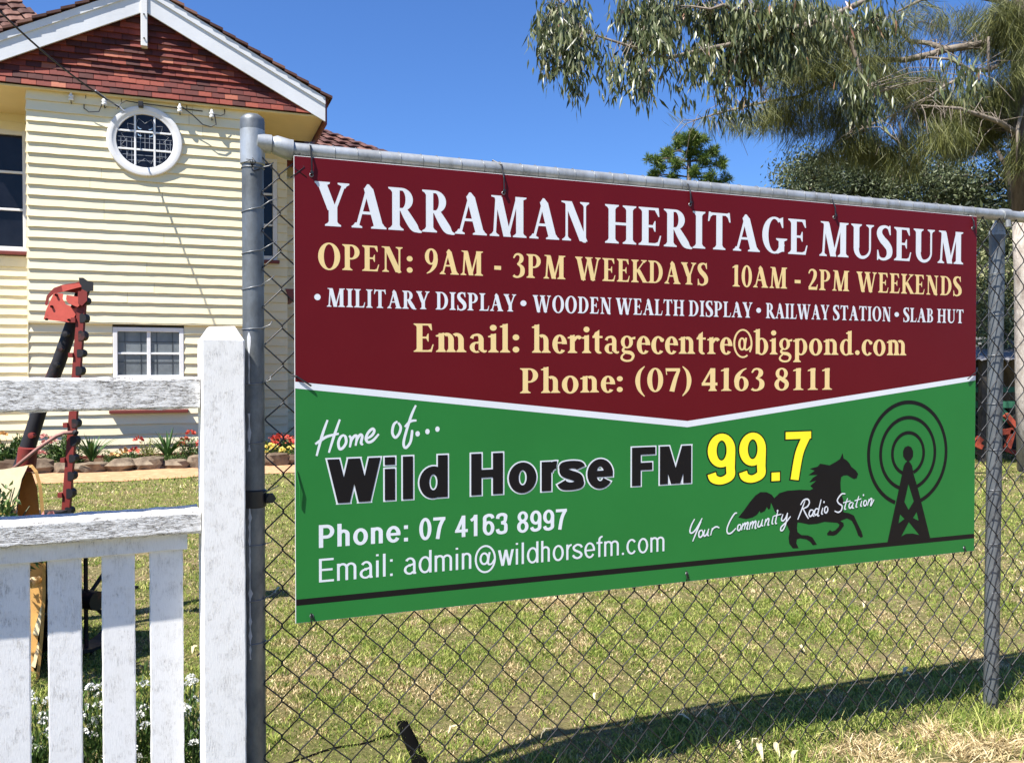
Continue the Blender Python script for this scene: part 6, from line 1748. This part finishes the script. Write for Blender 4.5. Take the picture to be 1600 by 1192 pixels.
m = MB(); limb(m, o1, 0.052, 0.007, 8); limb(m, o2, 0.034, 0.008); limb(m, o3, 0.03, 0.012); limb(m, o4, 0.018, 0.006); limb(m, o5, 0.018, 0.010); limb(m, o6, 0.04, 0.008); limb(m, o7, 0.018, 0.006); limb(m, o8, 0.05, 0.01); limb(m, o9, 0.03, 0.008)
# fine side twigs
rs = random.Random(8); allp = dens(o1, 3)+dens(o2, 3)+dens(o4, 3)+dens(o6, 3)+dens(o7, 3)
for p in allp:
    for k in range(2):
        d = Vector((rs.uniform(-1, 1)*0.45, rs.uniform(-.4, .4), rs.uniform(-0.45, 0.3)))
        q = p+d*0.5+Vector((0, 0, 0.05)); m.tube([p, q, p+d+Vector((0, 0, -0.06))], [0.006, 0.0045, 0.0025], 4, cap=False)
nl = [(1225, 20, 34, 24, 1), (1270, 26, 34, 26, 1), (1310, 50, 30, 24, .9), (1250, 100, 40, 26, 1), (1210, 60, 26, 24, .8), (1340, 90, 30, 20, .8), (1400, 78, 30, 16, .6), (1530, 60, 30, 26, .7), (1560, 180, 30, 40, .9), (1540, 200, 26, 26, .9), (1420, 250, 30, 16, .6), (1300, 225, 30, 18, .7),(1242, 40, 34, 34), (1216, 100, 30, 26, .7), (1268, 60, 30, 30), (1290, 96, 26, 20, .7), (1240, 150, 40, 16), (1290, 165, 34, 22, .8), (1215, 175, 30, 24, .9), (1180, 178, 30, 16, .7), (1142, 176, 26, 12, .5), (1100, 182, 20, 8, .35), (1060, 172, 14, 8, .2), (1250, 190, 40, 24, .6), (1300, 120, 30, 20, .7),
      (1335, 150, 30, 26, .9), (1330, 190, 34, 26, 1.1), (1345, 222, 40, 24, 1.3), (1390, 50, 34, 24, .6), (1330, 60, 40, 24, .6), (1370, 110, 34, 24, .8), (1400, 130, 34, 26, .9), (1440, 120, 34, 24, .8), (1430, 160, 36, 26, 1), (1470, 160, 36, 30, 1.2), (1500, 180, 36, 34, 1.4), (1470, 205, 34, 26, 1.3), (1505, 215, 30, 24, 1.3), (1535, 150, 30, 30, 1.1), (1560, 135, 26, 24, .9),
      (1580, 40, 26, 46, 1.6), (1586, 100, 16, 30, .8), (1560, 14, 30, 24, 1.1), (1592, 240, 12, 40, .9), (1594, 300, 10, 30, .7), (1510, 24, 36, 22, .5), (1460, 24, 36, 20, .45), (1420, 10, 30, 14, .5), (1300, 20, 34, 20, .7), (1380, 236, 34, 16, 1), (1420, 205, 26, 16, .8), (1575, 160, 20, 30, .5)]
P, C = sprays(nl, YO, 42, 30, 0.5, 15, 0.07, 0.05)
rs_ = np.random.RandomState(13); n = len(P)
base_d = np.repeat(rs_.randn(len(C), 3)*np.array([0.45, 0.45, 0.1])+np.array([0.0, 0, -0.9]), 30, 0)
D = base_d+rs_.randn(n, 3)*0.16
tag(leaves('crown', P, D, 0.16+0.16*rs_.rand(n), 0.0055, M_NEED, oak, fold=0.2, curve=0.06, seed=17, waist=0.5), kind='stuff')
twigs(m, C[::5], allp, 9, 0.005)
m.build('branches', M_TWIG, oak, smooth=True, world=True)

# pine beyond the sign
YP = 26.0
pr = Vector((at(1075, 500, YP).x, YP, 0))
pine = thing('pine_tree', 'rounded bright green pine standing alone above the sign', 'tree', tuple(pr))
m = MB(); top = at(1077, 205, YP); m.tube([pr, pr.lerp(top, 0.5), top], [0.22, 0.14, 0.04], 10); 
pl = [(1078, 212, 20, 12), (1060, 224, 18, 12), (1096, 226, 20, 12), (1040, 238, 18, 11), (1118, 240, 16, 11), (1075, 240, 20, 10), (1022, 252, 15, 10), (1055, 256, 16, 9), (1098, 254, 18, 10), (1130, 258, 12, 10), (1016, 272, 12, 9), (1036, 270, 12, 8), (1078, 270, 16, 9), (1112, 274, 14, 9), (1134, 278, 9, 9), (1050, 284, 14, 7), (1020, 288, 12, 7), (1094, 288, 14, 7), (1126, 292, 12, 7), (1070, 300, 30, 10), (1040, 315, 24, 12), (1110, 315, 24, 12), (1075, 330, 40, 12), (1050, 350, 30, 14), (1100, 352, 30, 14)]
C = blobs([(x+5*math.sin(i*2.7), y+4*math.cos(i*1.9), rx*0.78, ry*0.85) for i, (x, y, rx, ry) in enumerate(pl)], YP, 95, 0.3, 25)
q = np.repeat(C, 46, 0); rs_ = np.random.RandomState(29); D = rs_.randn(len(q), 3)+np.array([0, 0, 0.35])
tag(leaves('crown', q, D, 0.17+0.07*rs_.rand(len(q)), 0.022, M_PINE, pine, seed=31, waist=0.5), kind='stuff')
tg = dens([pr.lerp(top, 0.45), top], 20); twigs(m, C[::3], tg, 3, 0.022, 5); m.build('trunk', M_BARKG, pine, smooth=True, world=True)

# grey-green gums in the background at right
def bg_tree(label, rows, Y, foot_px, mat, seed, lf=0.10, n_cl=70, per=16, group='gum trees in the background', brk=M_BARKG, hang=-0.35, sp=0.22, limbs=()):
    base = Vector((at(foot_px, 600, Y).x, Y, 0))
    t = thing('background_tree', label, 'tree', tuple(base), 0, group)
    P_, C_ = sprays(rows, Y, n_cl, per, 1.2, seed, sp, sp*0.8)
    rs = np.random.RandomState(seed+2); n = len(P_)
    D_ = rs.randn(n, 3)+np.array([0, 0, hang])
    tag(leaves('crown', P_, D_, lf*(0.7+0.6*rs.rand(n)), lf*0.36, mat, t, seed=seed, waist=0.5), kind='stuff')
    m_ = MB(); cx = sum(r_[0] for r_ in rows)/len(rows); cy = min(r_[1] for r_ in rows)+15
    tp = at(cx, cy, Y); st = [base, base.lerp(tp, 0.35)+Vector((0.2, 0, 0)), base.lerp(tp, 0.7)+Vector((-0.15, 0, 0)), tp]
    m_.tube(st, [0.24, 0.19, 0.12, 0.04], 10)
    for L in limbs: limb(m_, pth(L, Y-0.6), 0.07, 0.02, 7)
    twigs(m_, C_[::max(1, len(C_)//60)], dens(st[1:], 8)+[p for L in limbs for p in dens(pth(L, Y-0.6), 3)], seed, 0.03, 5)
    m_.build('trunk', brk, t, smooth=True, world=True)
    return t
bg_tree('grey-green gum rising behind the top right of the sign, leftmost of the group', [(1228, 268, 14, 12, .6), (1246, 276, 18, 14), (1262, 256, 20, 16), (1282, 268, 22, 18), (1300, 284, 24, 18), (1270, 296, 34, 16), (1315, 258, 20, 14), (1240, 300, 20, 14), (1290, 320, 40, 20)], 20, 1270, M_FARL, 41, n_cl=150)
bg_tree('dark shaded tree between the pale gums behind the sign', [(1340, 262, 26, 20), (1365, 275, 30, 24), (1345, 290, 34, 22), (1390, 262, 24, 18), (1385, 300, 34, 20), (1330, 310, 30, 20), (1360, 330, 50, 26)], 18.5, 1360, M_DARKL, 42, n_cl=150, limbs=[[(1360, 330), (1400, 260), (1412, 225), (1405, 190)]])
bg_tree('pale-limbed gum in the background left of the post', [(1420, 262, 26, 16, .8), (1450, 275, 26, 18), (1478, 262, 24, 18), (1430, 292, 34, 16), (1470, 300, 34, 20), (1500, 285, 26, 22), (1520, 300, 24, 20), (1500, 320, 40, 24), (1460, 325, 40, 20), (1535, 320, 22, 24), (1408, 236, 20, 12, .6)], 17.5, 1475, M_FARL, 43, n_cl=120, lf=0.085, limbs=[[(1500, 340), (1465, 290), (1440, 262), (1410, 228), (1378, 200)], [(1465, 290), (1430, 268), (1400, 262)], [(1480, 330), (1455, 282), (1430, 240)]])
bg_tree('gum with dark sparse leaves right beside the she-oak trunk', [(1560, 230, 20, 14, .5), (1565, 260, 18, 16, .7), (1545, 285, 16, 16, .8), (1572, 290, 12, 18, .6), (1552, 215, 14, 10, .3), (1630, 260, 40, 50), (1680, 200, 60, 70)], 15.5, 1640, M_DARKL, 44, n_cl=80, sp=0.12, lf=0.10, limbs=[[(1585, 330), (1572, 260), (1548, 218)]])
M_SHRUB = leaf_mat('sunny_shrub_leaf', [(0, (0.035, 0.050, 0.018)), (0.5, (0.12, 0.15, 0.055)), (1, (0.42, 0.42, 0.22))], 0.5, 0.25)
for i, (rows, Y, f, lb) in enumerate([
    ([(1540, 365, 20, 24), (1560, 395, 26, 26), (1530, 430, 24, 26), (1580, 370, 24, 30), (1570, 440, 28, 26), (1535, 480, 26, 24), (1590, 480, 20, 26), (1560, 520, 30, 20)], 13.2, 1560, 'leafy sunlit shrub behind the right-hand post'),
    ([(1440, 380, 50, 40), (1440, 460, 50, 40), (1440, 530, 50, 30)], 14.5, 1440, 'shrub hidden behind the right end of the sign'),
    ([(1680, 400, 60, 50), (1680, 480, 60, 50), (1680, 540, 60, 30)], 14.0, 1680, 'shrub beyond the right edge past the trunk')]):
    bg_tree(lb, rows, Y, f, M_SHRUB, 60+i, lf=0.085, n_cl=95, per=14, group='shrubs behind the shed', sp=0.12)
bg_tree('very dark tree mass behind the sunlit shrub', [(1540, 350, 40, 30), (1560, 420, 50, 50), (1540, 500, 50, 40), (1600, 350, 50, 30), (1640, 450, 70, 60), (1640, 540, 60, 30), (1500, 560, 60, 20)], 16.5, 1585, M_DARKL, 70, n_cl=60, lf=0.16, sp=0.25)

# low wood far off, round the horizon
rs_ = np.random.RandomState(91); n = 26000
ang = rs_.uniform(-1.15, 1.15, n); dist = 75+rs_.rand(n)*18
hgt = (4.2+1.8*np.sin(ang*9)+1.2*np.sin(ang*23+1)+0.8*np.sin(ang*61))*rs_.rand(n)**0.7
P = np.stack([np.sin(ang)*dist, np.cos(ang)*dist, hgt], 1)
tag(leaves('far_wood', P, rs_.randn(n, 3), 1.3, 0.9, M_FARL, None, seed=92, waist=0.5), kind='stuff')
